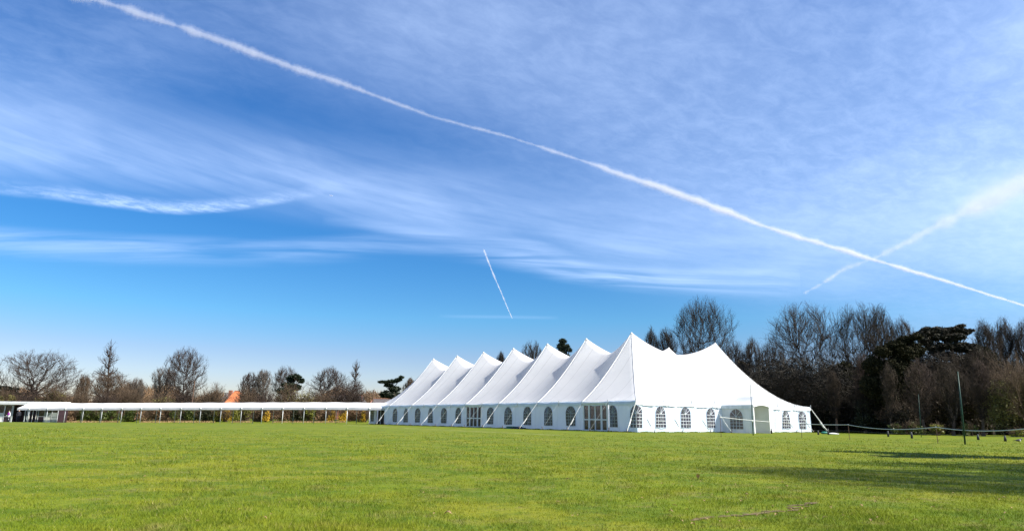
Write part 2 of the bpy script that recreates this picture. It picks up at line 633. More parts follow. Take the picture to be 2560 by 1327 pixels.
def blades(n, y0, y1, hmin, hmax):
    """grass blades, thinner on the ground with distance"""
    u = rng.random(n)
    Y = 1.0 / (1 / y0 + u * (1 / y1 - 1 / y0))
    X = (rng.random(n) * 2 - 1) * (Y * .95 + 1.0)
    # clumping
    cl = np.sin(X * 3.1 + 1.7 * np.sin(Y * 2.3)) * np.sin(Y * 2.9 + 1.3 * np.sin(X * 1.9))
    keep = rng.random(n) < (.62 + .38 * cl)
    # bare earth scrape
    for (ax_, ay_, bx_, by_, r_) in SCR:
        dx_, dy_ = bx_ - ax_, by_ - ay_
        t = np.clip(((X - ax_) * dx_ + (Y - ay_) * dy_) / (dx_ * dx_ + dy_ * dy_), 0, 1)
        d = np.hypot(X - ax_ - t * dx_, Y - ay_ - t * dy_)
        keep &= (d > r_ * (1.6 * rng.random(n) + .5 * np.sin(X * 17) * np.sin(Y * 23)))
    X, Y = X[keep], Y[keep]
    n = len(X)
    h = (hmin + (hmax - hmin) * rng.random(n) ** 1.5) * (1 + .25 * np.sin(X * 1.3 + Y * .7)) * np.clip(Y / 9, 1, 1.6)
    w = .0028 * np.clip(Y / 6.0, 1, 5) * (.7 + .6 * rng.random(n))
    a = rng.random(n) * 2 * math.pi
    h = h * (1 + .45 * np.sin(X * 9.3 + 2 * np.sin(Y * 5.1)) * np.sin(Y * 8.7 + 2 * np.sin(X * 4.3)))
    lean = h * (.25 + .9 * rng.random(n))
    la = rng.random(n) * 2 * math.pi
    z = gz(X, Y)
    b0 = np.stack([X - w * np.cos(a), Y - w * np.sin(a), z - .004], -1)
    b1 = np.stack([X + w * np.cos(a), Y + w * np.sin(a), z - .004], -1)
    tp = np.stack([X + lean * np.cos(la), Y + lean * np.sin(la), z + h], -1)
    V = np.stack([b0, b1, tp], 1).reshape(-1, 3)
    F = np.arange(3 * n).reshape(-1, 3)
    tone = np.repeat(rng.random(n), 3)
    return V, F, tone


SCR = [(1.66, 5.85, 2.3, 6.22, .05), (2.3, 6.22, 2.95, 6.85, .04)]
V, F, tn = blades(560000, 4.3, 42.0, .012, .031)
tag(part('grass', V, F, M['blades'], attr=tn), 'short mown grass covering the field', 'grass', kind='stuff')

re_ = np.random.default_rng(21)
vv, ff = [], []
path = [(1.50, 5.72), (1.66, 5.85), (2.0, 6.0), (2.3, 6.22), (2.6, 6.45), (2.95, 6.85), (3.05, 7.0)]
for i in range(46):
    t = re_.random() * (len(path) - 1)
    k = int(t)
    x = path[k][0] + (path[k + 1][0] - path[k][0]) * (t - k) + re_.normal(0, .03)
    y = path[k][1] + (path[k + 1][1] - path[k][1]) * (t - k) + re_.normal(0, .018)
    b_ = len(vv)
    rx, ry = re_.uniform(.03, .11), re_.uniform(.012, .035)
    vv.append((x, y, float(gz(x, y)) + .006 + .0001 * i))
    m_ = 13
    for j in range(m_):
        th = 2 * math.pi * j / m_
        q = re_.uniform(.55, 1.25)
        u_, v_ = rx * q * math.cos(th), ry * q * math.sin(th)
        xx, yy = x + .86 * u_ - .5 * v_, y + .5 * u_ + .86 * v_
        vv.append((xx, yy, float(gz(xx, yy)) + .003 + .0001 * i))
    ff += [[b_, b_ + 1 + j, b_ + 1 + (j + 1) % m_] for j in range(m_)]
tag(part('bare_earth', vv, ff, M['earth'], loc=(2, 6, 0)), 'strip of scraped bare brown earth in the grass', 'earth', kind='structure')

# worn painted line
lp = [(-18.3, 74.5), (-12, 62), (-6, 52), (-1.5, 44.5), (2.84, 38.1)]
vv, ff = [], []
n = 120
for i in range(n + 1):
    t = i / n * (len(lp) - 1)
    k = min(int(t), len(lp) - 2)
    x = lp[k][0] + (lp[k + 1][0] - lp[k][0]) * (t - k)
    y = lp[k][1] + (lp[k + 1][1] - lp[k][1]) * (t - k)
    w = .16 * (.55 + .6 * abs(math.sin(i * .9)) * abs(math.sin(i * .23)))
    for s_ in (-1, 1):
        vv.append((x + s_ * w * .8, y + s_ * w * .55, float(gz(x, y)) + .006 + .02 * 0))
for i in range(n):
    ff.append([2 * i, 2 * i + 1, 2 * i + 3, 2 * i + 2])
tag(part('worn_line', vv, ff, M['paint'], loc=(-8, 55, 0)), 'faint pale worn line running across the grass before the marquee', 'line', kind='structure')

# ------------------------------------------------------------------ tent frame of reference
YAW = 0.9416
C0 = np.array([9.733, 51.52])
DL = np.array([-math.cos(YAW), math.sin(YAW)])
DF = np.array([math.sin(YAW), math.cos(YAW)])
BB = 3.05
NL = -DF      # outward normal of the long side
NF = -DL      # outward normal of the short front
EAVE = 2.4


def T(s, t, z):
    q = C0 + DL * BB * s + DF * BB * t
    return np.array([q[0], q[1], z])


def gT(s, t):
    q = T(s, t, 0)
    return float(gz(q[0], q[1]))


tent = thing('marquee', 'long white pole marquee with fourteen pointed peaks and arched windows', 'marquee', T(8, 4, 0))

# roof membrane: fixed along ribs, ridges and eaves, relaxed between them
NS, NT, CS = 192, 96, 12
Z = np.full((NS + 1, NT + 1), EAVE)
fix = np.zeros((NS + 1, NT + 1), bool)
PKH = 6.36


def setl(s0, t0, s1, t1, fn):
    n = int(max(abs(s1 - s0), abs(t1 - t0)) * CS)
    for i in range(n + 1):
        r = i / n
        a = int(round((s0 + (s1 - s0) * r) * CS))
        b = int(round((t0 + (t1 - t0) * r) * CS))
        Z[a, b] = fn(r)
        fix[a, b] = True


rib = lambda r: EAVE + PKH * ((1 - r) - .30 * r * (1 - r))
hip = lambda r: EAVE + PKH * (1 - r) ** 1.8
ridge = lambda r: EAVE + PKH - 1.75 * (1 - abs(2 * r - 1) ** 1.55)
cross = lambda r: EAVE + PKH - 1.62 * (1 - abs(2 * r - 1) ** 1.75)
peaks = [(s, t) for s in range(2, 15, 2) for t in (2, 6)]
for s in range(2, 15, 2):
    setl(s, 2, s, 6, cross)
    setl(s, 2, s, 0, rib)
    setl(s, 6, s, 8, rib)
    if s < 14:
        for t in (2, 6):
            setl(s, t, s + 2, t, ridge)
for t in (2, 6):
    setl(2, t, 0, t, rib)
    setl(14, t, 16, t, rib)
    for (a, b) in ((2, 0), (14, 16)):
        setl(a, t, b, 0 if t == 2 else 8, hip)
for e in (Z[0, :], Z[-1, :], Z[:, 0], Z[:, -1]):
    e[:] = EAVE
fix[0, :] = fix[-1, :] = True
fix[:, 0] = fix[:, -1] = True
kk = np.arange(NS + 1) / CS
Z[:, 0] = EAVE - .07 * np.abs(np.sin(math.pi * kk))
Z[:, -1] = Z[:, 0]
kk = np.arange(NT + 1) / CS
Z[0, :] = EAVE - .07 * np.abs(np.sin(math.pi * kk))
Z[-1, :] = Z[0, :]
ii = np.arange(NS + 1)[:, None] / CS
jj = np.arange(NT + 1)[None, :] / CS
Z = np.where(fix, Z, 5.0)
for it in range(3500):
    A = Z.copy()
    A[1:-1, 1:-1] = .25 * (Z[:-2, 1:-1] + Z[2:, 1:-1] + Z[1:-1, :-2] + Z[1:-1, 2:]) - .0042
    Z = np.where(fix, Z, A)
Z = np.maximum(Z, EAVE - .1)
V = np.zeros((NS + 1, NT + 1, 3))
wr = .10 * np.sin(ii * 27 + jj * 3) * np.exp(-((ii - 13.2) % 2 - 1) ** 2 * 4) * (ii > 11.3) * np.exp(-(jj - 1.0) ** 2 * 3)
for a in range(NS + 1):
    q = C0[None, :] + DL[None, :] * BB * a / CS + DF[None, :] * BB * (np.arange(NT + 1) / CS)[:, None]
    V[a, :, :2] = q
V[:, :, 2] = Z + wr * (~fix)
idx = np.arange((NS + 1) * (NT + 1)).reshape(NS + 1, NT + 1)
Fq = np.stack([idx[:-1, :-1], idx[:-1, 1:], idx[1:, 1:], idx[1:, :-1]], -1).reshape(-1, 4)
part('roof', V.reshape(-1, 3), Fq, M['canvas'], tent, smooth=True)


def zr(s, t):
    return Z[int(round(s * CS)), int(round(t * CS))]


# webbing on ribs, ridges
def webbing(s0, t0, s1, t1, r=.024):
    mb = MB()
    n = int(max(abs(s1 - s0), abs(t1 - t0)) * 6)
    mb.tube([T(s0 + (s1 - s0) * i / n, t0 + (t1 - t0) * i / n, zr(s0 + (s1 - s0) * i / n, t0 + (t1 - t0) * i / n) + .015) for i in range(n + 1)], r, 6)
    mb.build('webbing', M['whitemetal'], tent)


for s in range(2, 15, 2):
    webbing(s, 2, s, 0)
webbing(2, 2, 0, 2, .02)
webbing(2, 6, 0, 6, .02)
webbing(2, 2, 0, 0, .02)
webbing(2, 6, 0, 8, .02)
for (s, t) in peaks:
    mb = MB()
    z = zr(s, t)
    mb.tube([T(s, t, z - .22), T(s, t, z - .06), T(s, t, z + .03)], [.19, .10, .03], 12)
    mb.build('peak_cap', M['canvas'], tent, True)

# walls along the perimeter; u >= 0 runs along the long side, u < 0 along the front
T3, TPORCH = 3.43, 4.2


def per(u, z, off=0.0, back=False):
    if u >= 0:
        q = T(u, 0, z)
        n = NL
    else:
        q = T(0, -u, z)
        n = NF
    # cloth folds
    f = .035 * math.sin(u * 9.1 + 1.3 * z) + .02 * math.sin(u * 23.0 + z * 2.0) + .05 * math.sin(u * math.pi) ** 2 * math.sin(z * 1.3)
    if abs(u) < .05:
        f *= abs(u) / .05
    o = off + f
    return np.array([q[0] + n[0] * o, q[1] + n[1] * o, z])


def wall_strip(us, z0f, z1, off, name, mat, nz=8):
    vv, ff = [], []
    for i, u in enumerate(us):
        z0 = z0f(u)
        for k in range(nz + 1):
            vv.append(per(u, z0 + (z1 - z0) * k / nz, off))
    for i in range(len(us) - 1):
        for k in range(nz):
            a = i * (nz + 1) + k
            ff.append([a, a + 1, a + nz + 2, a + nz + 1])
    return part(name, vv, ff, mat, tent, True)


def zb(u):
    return (gT(u, 0) if u >= 0 else gT(0, -u)) - .06


DOOR_A = (1.0, 2.0)
DOOR_B = (7.0, 8.0)
DOOR_C = (14.45, 15.3)
edges = [0.0, 1.0, 2.0, 7.0, 8.0, 14.45, 15.3, 16.0]
for a, b in ((0, 1), (2, 7), (8, 14.45), (15.3, 16)):
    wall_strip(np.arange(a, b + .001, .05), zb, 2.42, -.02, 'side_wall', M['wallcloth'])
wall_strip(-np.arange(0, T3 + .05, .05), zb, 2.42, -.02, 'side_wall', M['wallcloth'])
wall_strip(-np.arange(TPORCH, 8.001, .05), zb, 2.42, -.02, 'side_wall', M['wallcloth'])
# hidden back and far walls
for (p0, p1) in (((0, 8), (16, 8)), ((16, 8), (16, 0))):
    n = 32
    vv, ff = [], []
    for i in range(n + 1):
        s = p0[0] + (p1[0] - p0[0]) * i / n
        t = p0[1] + (p1[1] - p0[1]) * i / n
        vv += [T(s, t, gT(s, t) - .06), T(s, t, 2.42)]
    for i in range(n):
        ff.append([2 * i, 2 * i + 1, 2 * i + 3, 2 * i + 2])
    part('side_wall', vv, ff, M['wallcloth'], tent)
# floor inside
vv = [T(.1, .1, gT(0, 0) + .02), T(15.9, .1, gT(16, 0) + .05), T(15.9, 7.9, .06), T(.1, 7.9, .02)]
part('floor', vv, [[0, 1, 2, 3]], M['wood'], tent)


# valance
def valance(us, name='valance'):
    vv, ff = [], []
    for u in us:
        n = NL if u >= 0 else NF
        q = T(u, 0, 0) if u >= 0 else T(0, -u, 0)
        zt = (Z[int(round(u * CS)), 0] if u >= 0 else Z[0, int(round(-u * CS))]) + .01
        for (o, z) in ((.0, zt), (.07, zt - .03), (.085 + .012 * math.sin(u * 31), zt - .17), (.09 + .02 * math.sin(u * 31), zt - .32 + .012 * math.cos(u * 12 * math.pi))):
            vv.append((q[0] + n[0] * o, q[1] + n[1] * o, z))
    for i in range(len(us) - 1):
        for k in range(3):
            a = 4 * i + k
            ff.append([a, a + 1, a + 5, a + 4])
    part(name, vv, ff, M['valance'], tent, True)


valance(np.arange(0, 16.001, .0833))
valance(-np.arange(0, 8.001, .0833))


# arched windows
def window(u0, w, zbot=.36, ztop=2.03, clip=None):
    """u0 centre in half bays, w width in metres"""
    hw = w / 2 / BB
    R = w / 2
    zs = ztop - R
    zg = zb(u0) + .06
    cols = 24
    us = [u0 - hw + 2 * hw * i / cols for i in range(cols + 1)]
    us = sorted(set(us + ([0.0] if us[0] < 0 < us[-1] else [])))
    if clip:
        us = [u for u in us if clip[0] <= u <= clip[1]]
    vv, ff = [], []
    for u in us:
        x = (u - u0) * BB
        top = zs + math.sqrt(max(0, R * R - x * x)) * 1.02
        for k in range(7):
            vv.append(per(u, zg + zbot + (top - zbot) * k / 6, .006))
    for i in range(len(us) - 1):
        for k in range(6):
            a = 7 * i + k
            ff.append([a, a + 1, a + 8, a + 7])
    wd = part('window', vv, ff, M['pane'], tent, True)
    # glazing bars, printed white bands; shade painted in as grey on the long side
    mb = MB()
    th = .022

    def bar(u1, z1, u2, z2, n=8, r=.022):
        pts = []
        for i in range(n + 1):
            u = u1 + (u2 - u1) * i / n
            if clip and not (clip[0] <= u <= clip[1]):
                continue
            pts.append(per(u, zg + z1 + (z2 - z1) * i / n, .02))
        if len(pts) > 1:
            mb.tube(pts, r, 4)
    for k in (-.5, 0, .5):
        bar(u0 + hw * k, zbot, u0 + hw * k, zs, r=.02)
    rows = 5
    for k in range(1, rows):
        z = zbot + (zs - zbot) * k / (rows - 1)
        bar(u0 - hw, z, u0 + hw, z, 10, .02)
    for a in (36, 63, 90, 117, 144):
        c, s_ = math.cos(math.radians(a)), math.sin(math.radians(a))
        bar(u0, zs, u0 + hw * c * .98, zs + R * s_ * .98, 5, .018)
    mb.build('glazing_bars', M['valance'] if u0 < .5 else M['panelgrey'], wd)
    # hem round the opening
    mb = MB()
    pts = [per(u0 - hw, zg + zbot, .012)]
    arch = [(u0 - hw * math.cos(math.pi * i / 14), zs + R * math.sin(math.pi * i / 14)) for i in range(15)]
    pts += [per(u, zg + z, .012) for u, z in arch]
    pts.append(per(u0 + hw, zg + zbot, .012))
    if not clip:
        pts.append(pts[0])
        mb.tube(pts, .022, 4, False)
        mb.build('window_hem', M['wallcloth'], wd)
    return wd


for u in (2.5, 3.5, 4.5, 5.5, 6.5, 8.5, 9.5, 10.5, 11.5, 12.5, 13.45, 15.65):
    window(u, 1.22 if u < 15 else .95)
window(.86, 1.15, clip=(.3, .985))
window(.02, 1.25)
window(-.87, 1.24)
window(-1.86, 1.22)
window(-2.92, 1.20)
window(-6.58, 1.25)
window(-7.5, 1.15)


# glazed door units
def doorset(u0, u1, panes, name='door', zt=2.16, out=.03):
    zg = zb(u0) + .06
    n2 = NL
    ax = [np.array([DL[0], DL[1], 0]), np.array([n2[0], n2[1], 0]), np.array([0, 0, 1.])]
    Wd = (u1 - u0) * BB

    def P(x, z, o=0.0):
        q = T(u0, 0, 0)
        return np.array([q[0] + DL[0] * x + n2[0] * (out + o), q[1] + DL[1] * x + n2[1] * (out + o), zg + z])
    gl = MB()
    gl.box(P(Wd / 2, zt / 2, -.03), (Wd - .06, .012, zt - .08), ax)
    d = gl.build(name, M['glass'], tent)
    fr = MB()
    fr.box(P(Wd / 2, zt - .05), (Wd, .09, .10), ax)
    fr.box(P(Wd / 2, .06), (Wd, .09, .12), ax)
    for k in range(panes + 1):
        wdt = .12 if k in (0, panes) else .085
        x = min(max(k * Wd / panes, wdt / 2), Wd - wdt / 2)
        if k not in (0, panes) and k % 2 == 1:
            wdt = .17
        fr.box(P(x, zt / 2, .004), (wdt, .085, zt - .004), ax)
    fr.box(P(Wd / 2, .92), (Wd - .02, .07, .09), ax)
    fr.build('door_frame', M['whitemetal'], d)
    hd = MB()
    hd.tube([P(Wd * .5 + .12, .95, .08), P(Wd * .5 + .12, 1.25, .08)], .02, 6)
    hd.build('handle', M['galv'], d)
    top = MB()
    top.box(P(Wd / 2, zt + .08, .06), (Wd + .1, .12, .12), ax)
    top.build('lintel', M['whitemetal'], d)


doorset(1.02, 1.98, 4)
doorset(7.02, 7.98, 4)
# doorway where the covered walkway joins, a dark sheet painting its unlit inside
mb = MB()
a_, b_ = T(14.45, 0, 0), T(15.3, 0, 0)
zg = gT(15, 0)
for u in (14.47, 14.85, 15.28):
    q = T(u, 0, 0)
    mb = MB()
    mb.tube([(q[0], q[1], zg - .05), (q[0], q[1], 2.3)], .045, 6)
    mb.build('doorway_post', M['galv'], tent)
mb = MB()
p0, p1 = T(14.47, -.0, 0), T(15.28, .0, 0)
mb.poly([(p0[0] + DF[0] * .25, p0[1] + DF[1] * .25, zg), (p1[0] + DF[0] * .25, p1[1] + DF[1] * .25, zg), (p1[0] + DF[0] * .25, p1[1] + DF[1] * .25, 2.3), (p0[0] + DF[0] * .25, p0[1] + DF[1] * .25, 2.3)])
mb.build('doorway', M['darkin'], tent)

# side poles at the eaves, and guy ropes with stakes
for u in range(0, 17):
    q = T(u, 0, 0)
    zg = gT(u, 0)
    mb = MB()
    o = .105
    mb.tube([(q[0] + NL[0] * o, q[1] + NL[1] * o, 2.06), (q[0] + NL[0] * o, q[1] + NL[1] * o, 2.50)], .03, 6)
    mb.build('eave_clip', M['galv'], tent)
for t in (1, 2.1, 3.1, 6.14, 7.08, 8):
    q = T(0, t, 0)
    mb = MB()
    mb.tube([(q[0] + NF[0] * .1, q[1] + NF[1] * .1, 2.3), (q[0] + NF[0] * .1, q[1] + NF[1] * .1, 2.62)], .028, 6)
    mb.build('eave_clip', M['galv'], tent)


def guy(p, n, out, r=.02, sleeve=True):
    p = np.array(p, float)
    e = np.array([p[0] + n[0] * out, p[1] + n[1] * out, 0.0])
    e[2] = float(gz(e[0], e[1]))
    mb = MB()
    mb.tube([p, e + np.array([0, 0, .12])], r, 5)
    mb.build('guy_rope', M['rope'] if sleeve else M['panelgrey'], tent)
    if sleeve:
        a = p + (e - p) * .60
        b = p + (e - p) * .80
        mb = MB()
        mb.tube([a, b], r * 1.5, 6)
        mb.build('rope_sleeve', M['whitemetal'], tent)
    mb = MB()
    k = np.array([n[0], n[1], 0]) * .08
    mb.tube([e - k * .5 + np.array([0, 0, -.05]), e + k + np.array([0, 0, .28])], .025, 6)
    mb.build('stake', M['wood'], tent)


for u in range(1, 15):
    guy(T(u, 0, 2.42), NL * (1 + 0 * u), 1.9 + .2 * math.sin(u * 2.1), .013 if u % 2 == 0 else .006, u % 2 == 0)
diag = (NL + NF) / math.sqrt(2)
guy(T(0, 0, 2.42), NL * .94 + NF * .2, 1.5, .024)
guy(T(0, 0, 2.42), NL * .1 + NF * .99, 1.9, .018)
for t in (1, 2.1, 3.0, 6.14, 7.08):
    guy(T(0, t, 2.45), NF, 1.8, .018)
cr = T(0, 8, 2.42)
guy(cr, NF * .75 + DF * .5, 1.6, .028)
guy(cr, NF * .35 + DF * 1.0, 1.7, .028)

# porch on the front
pc = MB()
PD = 1.0


def Q(p, t, z):
    return T(-p, t, z)


M['porchcloth'] = material('porch_canvas', (.74, .75, .76), (.66, .68, .69), 1.2, .6, .3, 3, .05)
vv, ff = [], []
n = 30
for i in range(n + 1):
    p = PD * i / n
    for k in range(7):
        z = gT(0, T3) - .05 + (2.25 + .05) * k / 6
        q = Q(p, T3, z)
        f = .02 * math.sin(p * 22 + z) + .012 * math.sin(p * 50)
        vv.append((q[0] - DF[0] * f, q[1] - DF[1] * f, z))
for i in range(n):
    for k in range(6):
        a = 7 * i + k
        ff.append([a, a + 7, a + 8, a + 1])
porch = part('porch', vv, ff, M['porchcloth'], tent, True)
ORG[porch.name] = ORG[tent.name]
# far side and front returns
TP2 = TPORCH
mb = MB()
mb.poly([Q(0, TP2, -.05), Q(PD, TP2, -.05), Q(PD, TP2, 2.3), Q(0, TP2, 2.3)])
mb.build('porch_far_wall', M['porchcloth'], porch)
# roof: hipped with flat ridge
zt0, ztop = 2.28, 3.0
r1, r2 = Q(.34, (T3 + TP2) / 2, ztop), Q(.80, (T3 + TP2) / 2, ztop)
e = .03
mb = MB()
A_, B_, C_, D_ = Q(-.02, T3 - e, zt0), Q(PD + e, T3 - e, zt0), Q(PD + e, TP2 + e, zt0), Q(-.02, TP2 + e, zt0)
r0 = Q(-.25, (T3 + TP2) / 2, zt0 + .30)


def rsurf(a, b, c, d, n=8):
    """a-b eave, d-c ridge, sagging between"""
    vv, ff = [], []
    for i in range(n + 1):
        for j in range(n + 1):
            x, y = i / n, j / n
            p_ = (a * (1 - x) + b * x) * (1 - y) + (d * (1 - x) + c * x) * y
            p_ = p_.copy()
            p_[2] -= .12 * math.sin(math.pi * y)
            vv.append(p_)
    for i in range(n):
        for j in range(n):
            k = i * (n + 1) + j
            ff.append([k, k + n + 1, k + n + 2, k + 1])
    return vv, ff


allv, allf = [], []
for quad in ((A_, B_, r2, r1), (B_, C_, r2, r2), (C_, D_, r1, r2), (D_, A_, r1, r1)):
    v1, f1_ = rsurf(*quad)
    b = len(allv)
    allv += v1
    allf += [[b + q for q in f] for f in f1_]
part('porch_roof', allv, allf, M['porchcloth'], porch, True)
# valance of the porch
vv, ff = [], []
m_ = 40
for i in range(m_ + 1):
    p = -.02 + (PD + .05) * i / m_
    for z in (zt0 + .01, zt0 - .3):
        q = Q(p, T3 - .035 - .004 * math.sin(i), z)
        vv.append(q)
for i in range(m_):
    ff.append([2 * i, 2 * i + 1, 2 * i + 3, 2 * i + 2])
part('porch_valance', vv, ff, M['valance'], porch)
# porch window on its left side
R, pcx, zbot, zs = .62, .47, .32, 1.32
vv, ff = [], []
for i in range(25):
    x = -R + 2 * R * i / 24
    top = zs + math.sqrt(max(0, R * R - x * x))
    for k in range(5):
        z = zbot + (top - zbot) * k / 4
        p = pcx + x / BB
        f = .02 * math.sin(p * 22 + z) + .012 * math.sin(p * 50) + .02
        q = Q(p, T3, z)
        vv.append((q[0] - DF[0] * f, q[1] - DF[1] * f, z))
for i in range(24):
    for k in range(4):
        a = 5 * i + k
        ff.append([a, a + 5, a + 6, a + 1])
M['pane_warm'] = glass_mat('clear_plastic_warm', (.16, .125, .11), .2, .3)
part('porch_window', vv, ff, M['pane_warm'], porch, True)
mb = MB()


def pq(x, z):
    q = Q(pcx + x / BB, T3, z)
    return np.array([q[0] - DF[0] * .06, q[1] - DF[1] * .06, z])


for k in (-.5, 0, .5):
    mb.tube([pq(R * k, zbot), pq(R * k, zs)], .017, 4)
for k in range(1, 5):
    z = zbot + (zs - zbot) * k / 4
    mb.tube([pq(-R, z), pq(R, z)], .017, 4)
for a in (45, 90, 135):
    mb.tube([pq(0, zs), pq(R * math.cos(math.radians(a)), zs + R * math.sin(math.radians(a)))], .016, 4)
mb.build('porch_glazing_bars', M['valance'], porch)
# front opening: frame, arched head, door leaf standing ajar
mb = MB()
for t in (T3 + .03, TP2 - .02):
    q = Q(PD - .01, t, 0)
    mb.box((q[0], q[1], 1.08), (.10, .10, 2.22), [np.array([DL[0], DL[1], 0]), np.array([DF[0], DF[1], 0]), np.array([0, 0, 1.])])
mb.build('porch_post', M['whitemetal'], porch)
mb = MB()
tm = (T3 + TP2) / 2
pts = [Q(PD + .03, T3 + (TP2 - T3) * i / 12, 2.10 + .16 * math.sin(math.pi * i / 12)) for i in range(13)]
for i in range(12):
    a, b = pts[i], pts[i + 1]
    mb.poly([a, b, b + np.array([0, 0, .2 - .0]), a + np.array([0, 0, .2])])
mb.build('porch_fascia', M['porchcloth'], porch)
mb = MB()
a, b = Q(.45, T3 + .06, 0), Q(.45, TP2 - .05, 0)
mb.poly([(a[0], a[1], 0), (b[0], b[1], 0), (b[0], b[1], 2.15), (a[0], a[1], 2.15)])
mb.build('porch_curtain', M['valance'], porch)
axp = [np.array([DF[0], DF[1], 0]), np.array([DL[0], DL[1], 0]), np.array([0, 0, 1.])]
q = Q(.62, T3 + .22, 0)
mb = MB()
mb.box((q[0], q[1], .95), (.16, .04, 1.6), axp)
mb.build('porch_door_leaf', M['whitemetal'], porch)
# plain door panel right of the porch
dr = MB()
q = T(0, TPORCH + 1.55, 0)
dr.box((q[0] + NF[0] * .09, q[1] + NF[1] * .09, 1.02), (.95, .04, 2.0), axp)
dd = dr.build('front_door', M['valance'], tent)
dr = MB()
for k in (-.5, .5):
    qq = T(0, TPORCH + 1.55 + k * .96 / BB, 0)
    dr.box((qq[0] + NF[0] * .10, qq[1] + NF[1] * .10, 1.05), (.05, .06, 2.14), axp)
dr.build('door_frame', M['galv'], dd)

# sandbag, plank and box lying by the long side
q = C0 + DL * BB * 5.1 + NL * .6
o = MB()
o.box((q[0], q[1], .09), (.75, .5, .18), [np.array([DL[0], DL[1], 0]), np.array([NL[0], NL[1], 0]), np.array([0, 0, 1.])])
o.box((q[0], q[1], .195), (.79, .54, .03), [np.array([DL[0], DL[1], 0]), np.array([NL[0], NL[1], 0]), np.array([0, 0, 1.])])
tag(o.build('plastic_crate', M['greencloth'], loc=(q[0], q[1], 0)), 'low turquoise green plastic box on the grass against the marquee wall', 'box')
q = C0 + DL * BB * 4.65 + NL * .7
vv, ff = [], []
for i in range(13):
    for j in range(9):
        x, y = i / 12 - .5, j / 8 - .5
        r = max(0, 1 - (2 * x) ** 4) * max(0, 1 - (2 * y) ** 4)
        w = x * 2.0
        vv.append((q[0] + DL[0] * w + NL[0] * y * .7, q[1] + DL[1] * w + NL[1] * y * .7, .02 + r * (.13 + .05 * math.sin(i * 1.9) + .04 * math.cos(j * 2.4))))
for i in range(12):
    for j in range(8):
        a = i * 9 + j
        ff.append([a, a + 9, a + 10, a + 1])
tag(part('tarpaulin', vv, ff, M['blackp'], loc=(q[0], q[1], 0)), 'crumpled black tarpaulin on the grass against the marquee wall', 'tarpaulin')


# ------------------------------------------------------------------ covered walkway
WA, WB_ = np.array([-17.6, 87.6]), np.array([-74.0, 96.3])
wd_ = (WB_ - WA) / np.linalg.norm(WB_ - WA)
wn = np.array([wd_[1], -wd_[0]])
if wn[1] > 0:
    wn = -wn          # towards the camera
L_ = np.linalg.norm(WB_ - WA)


def wpt(a, d, z):
    """a metres from the tent end, d metres behind the front line, z above the tilted ground"""
    q = WA + wd_ * a - wn * d
    f = WA + wd_ * a
    return np.array([q[0], q[1], float(gz(f[0], f[1])) + z])


def wa_of_px(px, d=0.0):
    """distance along the walkway of the point seen in photo column px"""
    lo_, hi_ = -3.0, L_ + 8
    for _ in range(40):
        mid = (lo_ + hi_) / 2
        q = wpt(mid, d, 1.0)
        v = q - EYE
        x = W_ / 2 + F_ * (v @ RT) / (v @ fwd)
        if x > px:
            lo_ = mid
        else:
            hi_ = mid
    return (lo_ + hi_) / 2


walk = thing('covered_walkway', 'long low white fabric covered walkway on thin grey posts leading to the marquee', 'walkway', wpt(28, 1.5, 0))
EV, RG, DP = 2.12, 2.80, 3.0
a0, a1 = wa_of_px(972), wa_of_px(40)
ns = int((a1 - a0) / .5)
vv, ff = [], []
prof = []
for j in range(11):
    t = j / 10
    d = DP * t
    h = EV + (RG - EV) * (1 - abs(2 * t - 1)) - .05 * math.sin(2 * math.pi * abs(t - .5))
    prof.append((d, h))
for i in range(ns + 1):
    a = a0 + (a1 - a0) * i / ns
    hipf = min(1, (a - a0) / .7)
    for j, (d, h) in enumerate(prof):
        sag = .03 * math.sin(a * math.pi / 3.05) ** 2
        vv.append(wpt(a, d, EV + (h - EV) * hipf - sag))
for i in range(ns):
    for j in range(10):
        k = i * 11 + j
        ff.append([k, k + 1, k + 12, k + 11])
part('canopy', vv, ff, M['walkcloth'], walk, True)
M['walkval_shade'] = material('walkway_valance_shade', (.50, .49, .52), (.43, .43, .45), 1.0, .7)  # white canopy cloth with the shade on its hanging edge painted as grey
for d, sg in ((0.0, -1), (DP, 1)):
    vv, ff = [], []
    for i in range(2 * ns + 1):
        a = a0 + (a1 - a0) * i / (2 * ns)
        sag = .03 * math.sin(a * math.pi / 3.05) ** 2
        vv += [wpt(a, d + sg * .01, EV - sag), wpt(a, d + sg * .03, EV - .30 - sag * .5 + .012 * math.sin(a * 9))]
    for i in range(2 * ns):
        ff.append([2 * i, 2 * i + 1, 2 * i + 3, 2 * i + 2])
    part('valance', vv, ff, M['walkval_shade'], walk, True)
front_px = [923, 867, 814, 759, 706, 654, 602, 551, 500, 451, 400, 351, 303, 253, 206, 161, 116, 70]
rear_px = [892, 841, 785, 734, 684, 634, 583, 535.5, 486, 438, 391, 344, 297, 251, 204]
for px in front_px:
    a = wa_of_px(px)
    mb = MB()
    mb.tube([wpt(a, .06, -.05), wpt(a, .06, EV - .02)], .042, 8)
    p_ = mb.build('post', M['whitemetal'] if px in (923, 867, 706) else M['galv'], walk, True)
    mb = MB()
    q = wpt(a, -.03, EV - .10)
    mb.ball(q, .09, 8, 5, (1, 1, 1.5))
    mb.build('post_cap', M['whitemetal'], p_, True)
for px in rear_px:
    a = wa_of_px(px, DP)
    mb = MB()
    mb.tube([wpt(a, DP - .06, -.05), wpt(a, DP - .06, EV - .02)], .04, 8)
    mb.build('post', M['galv'], walk, True)

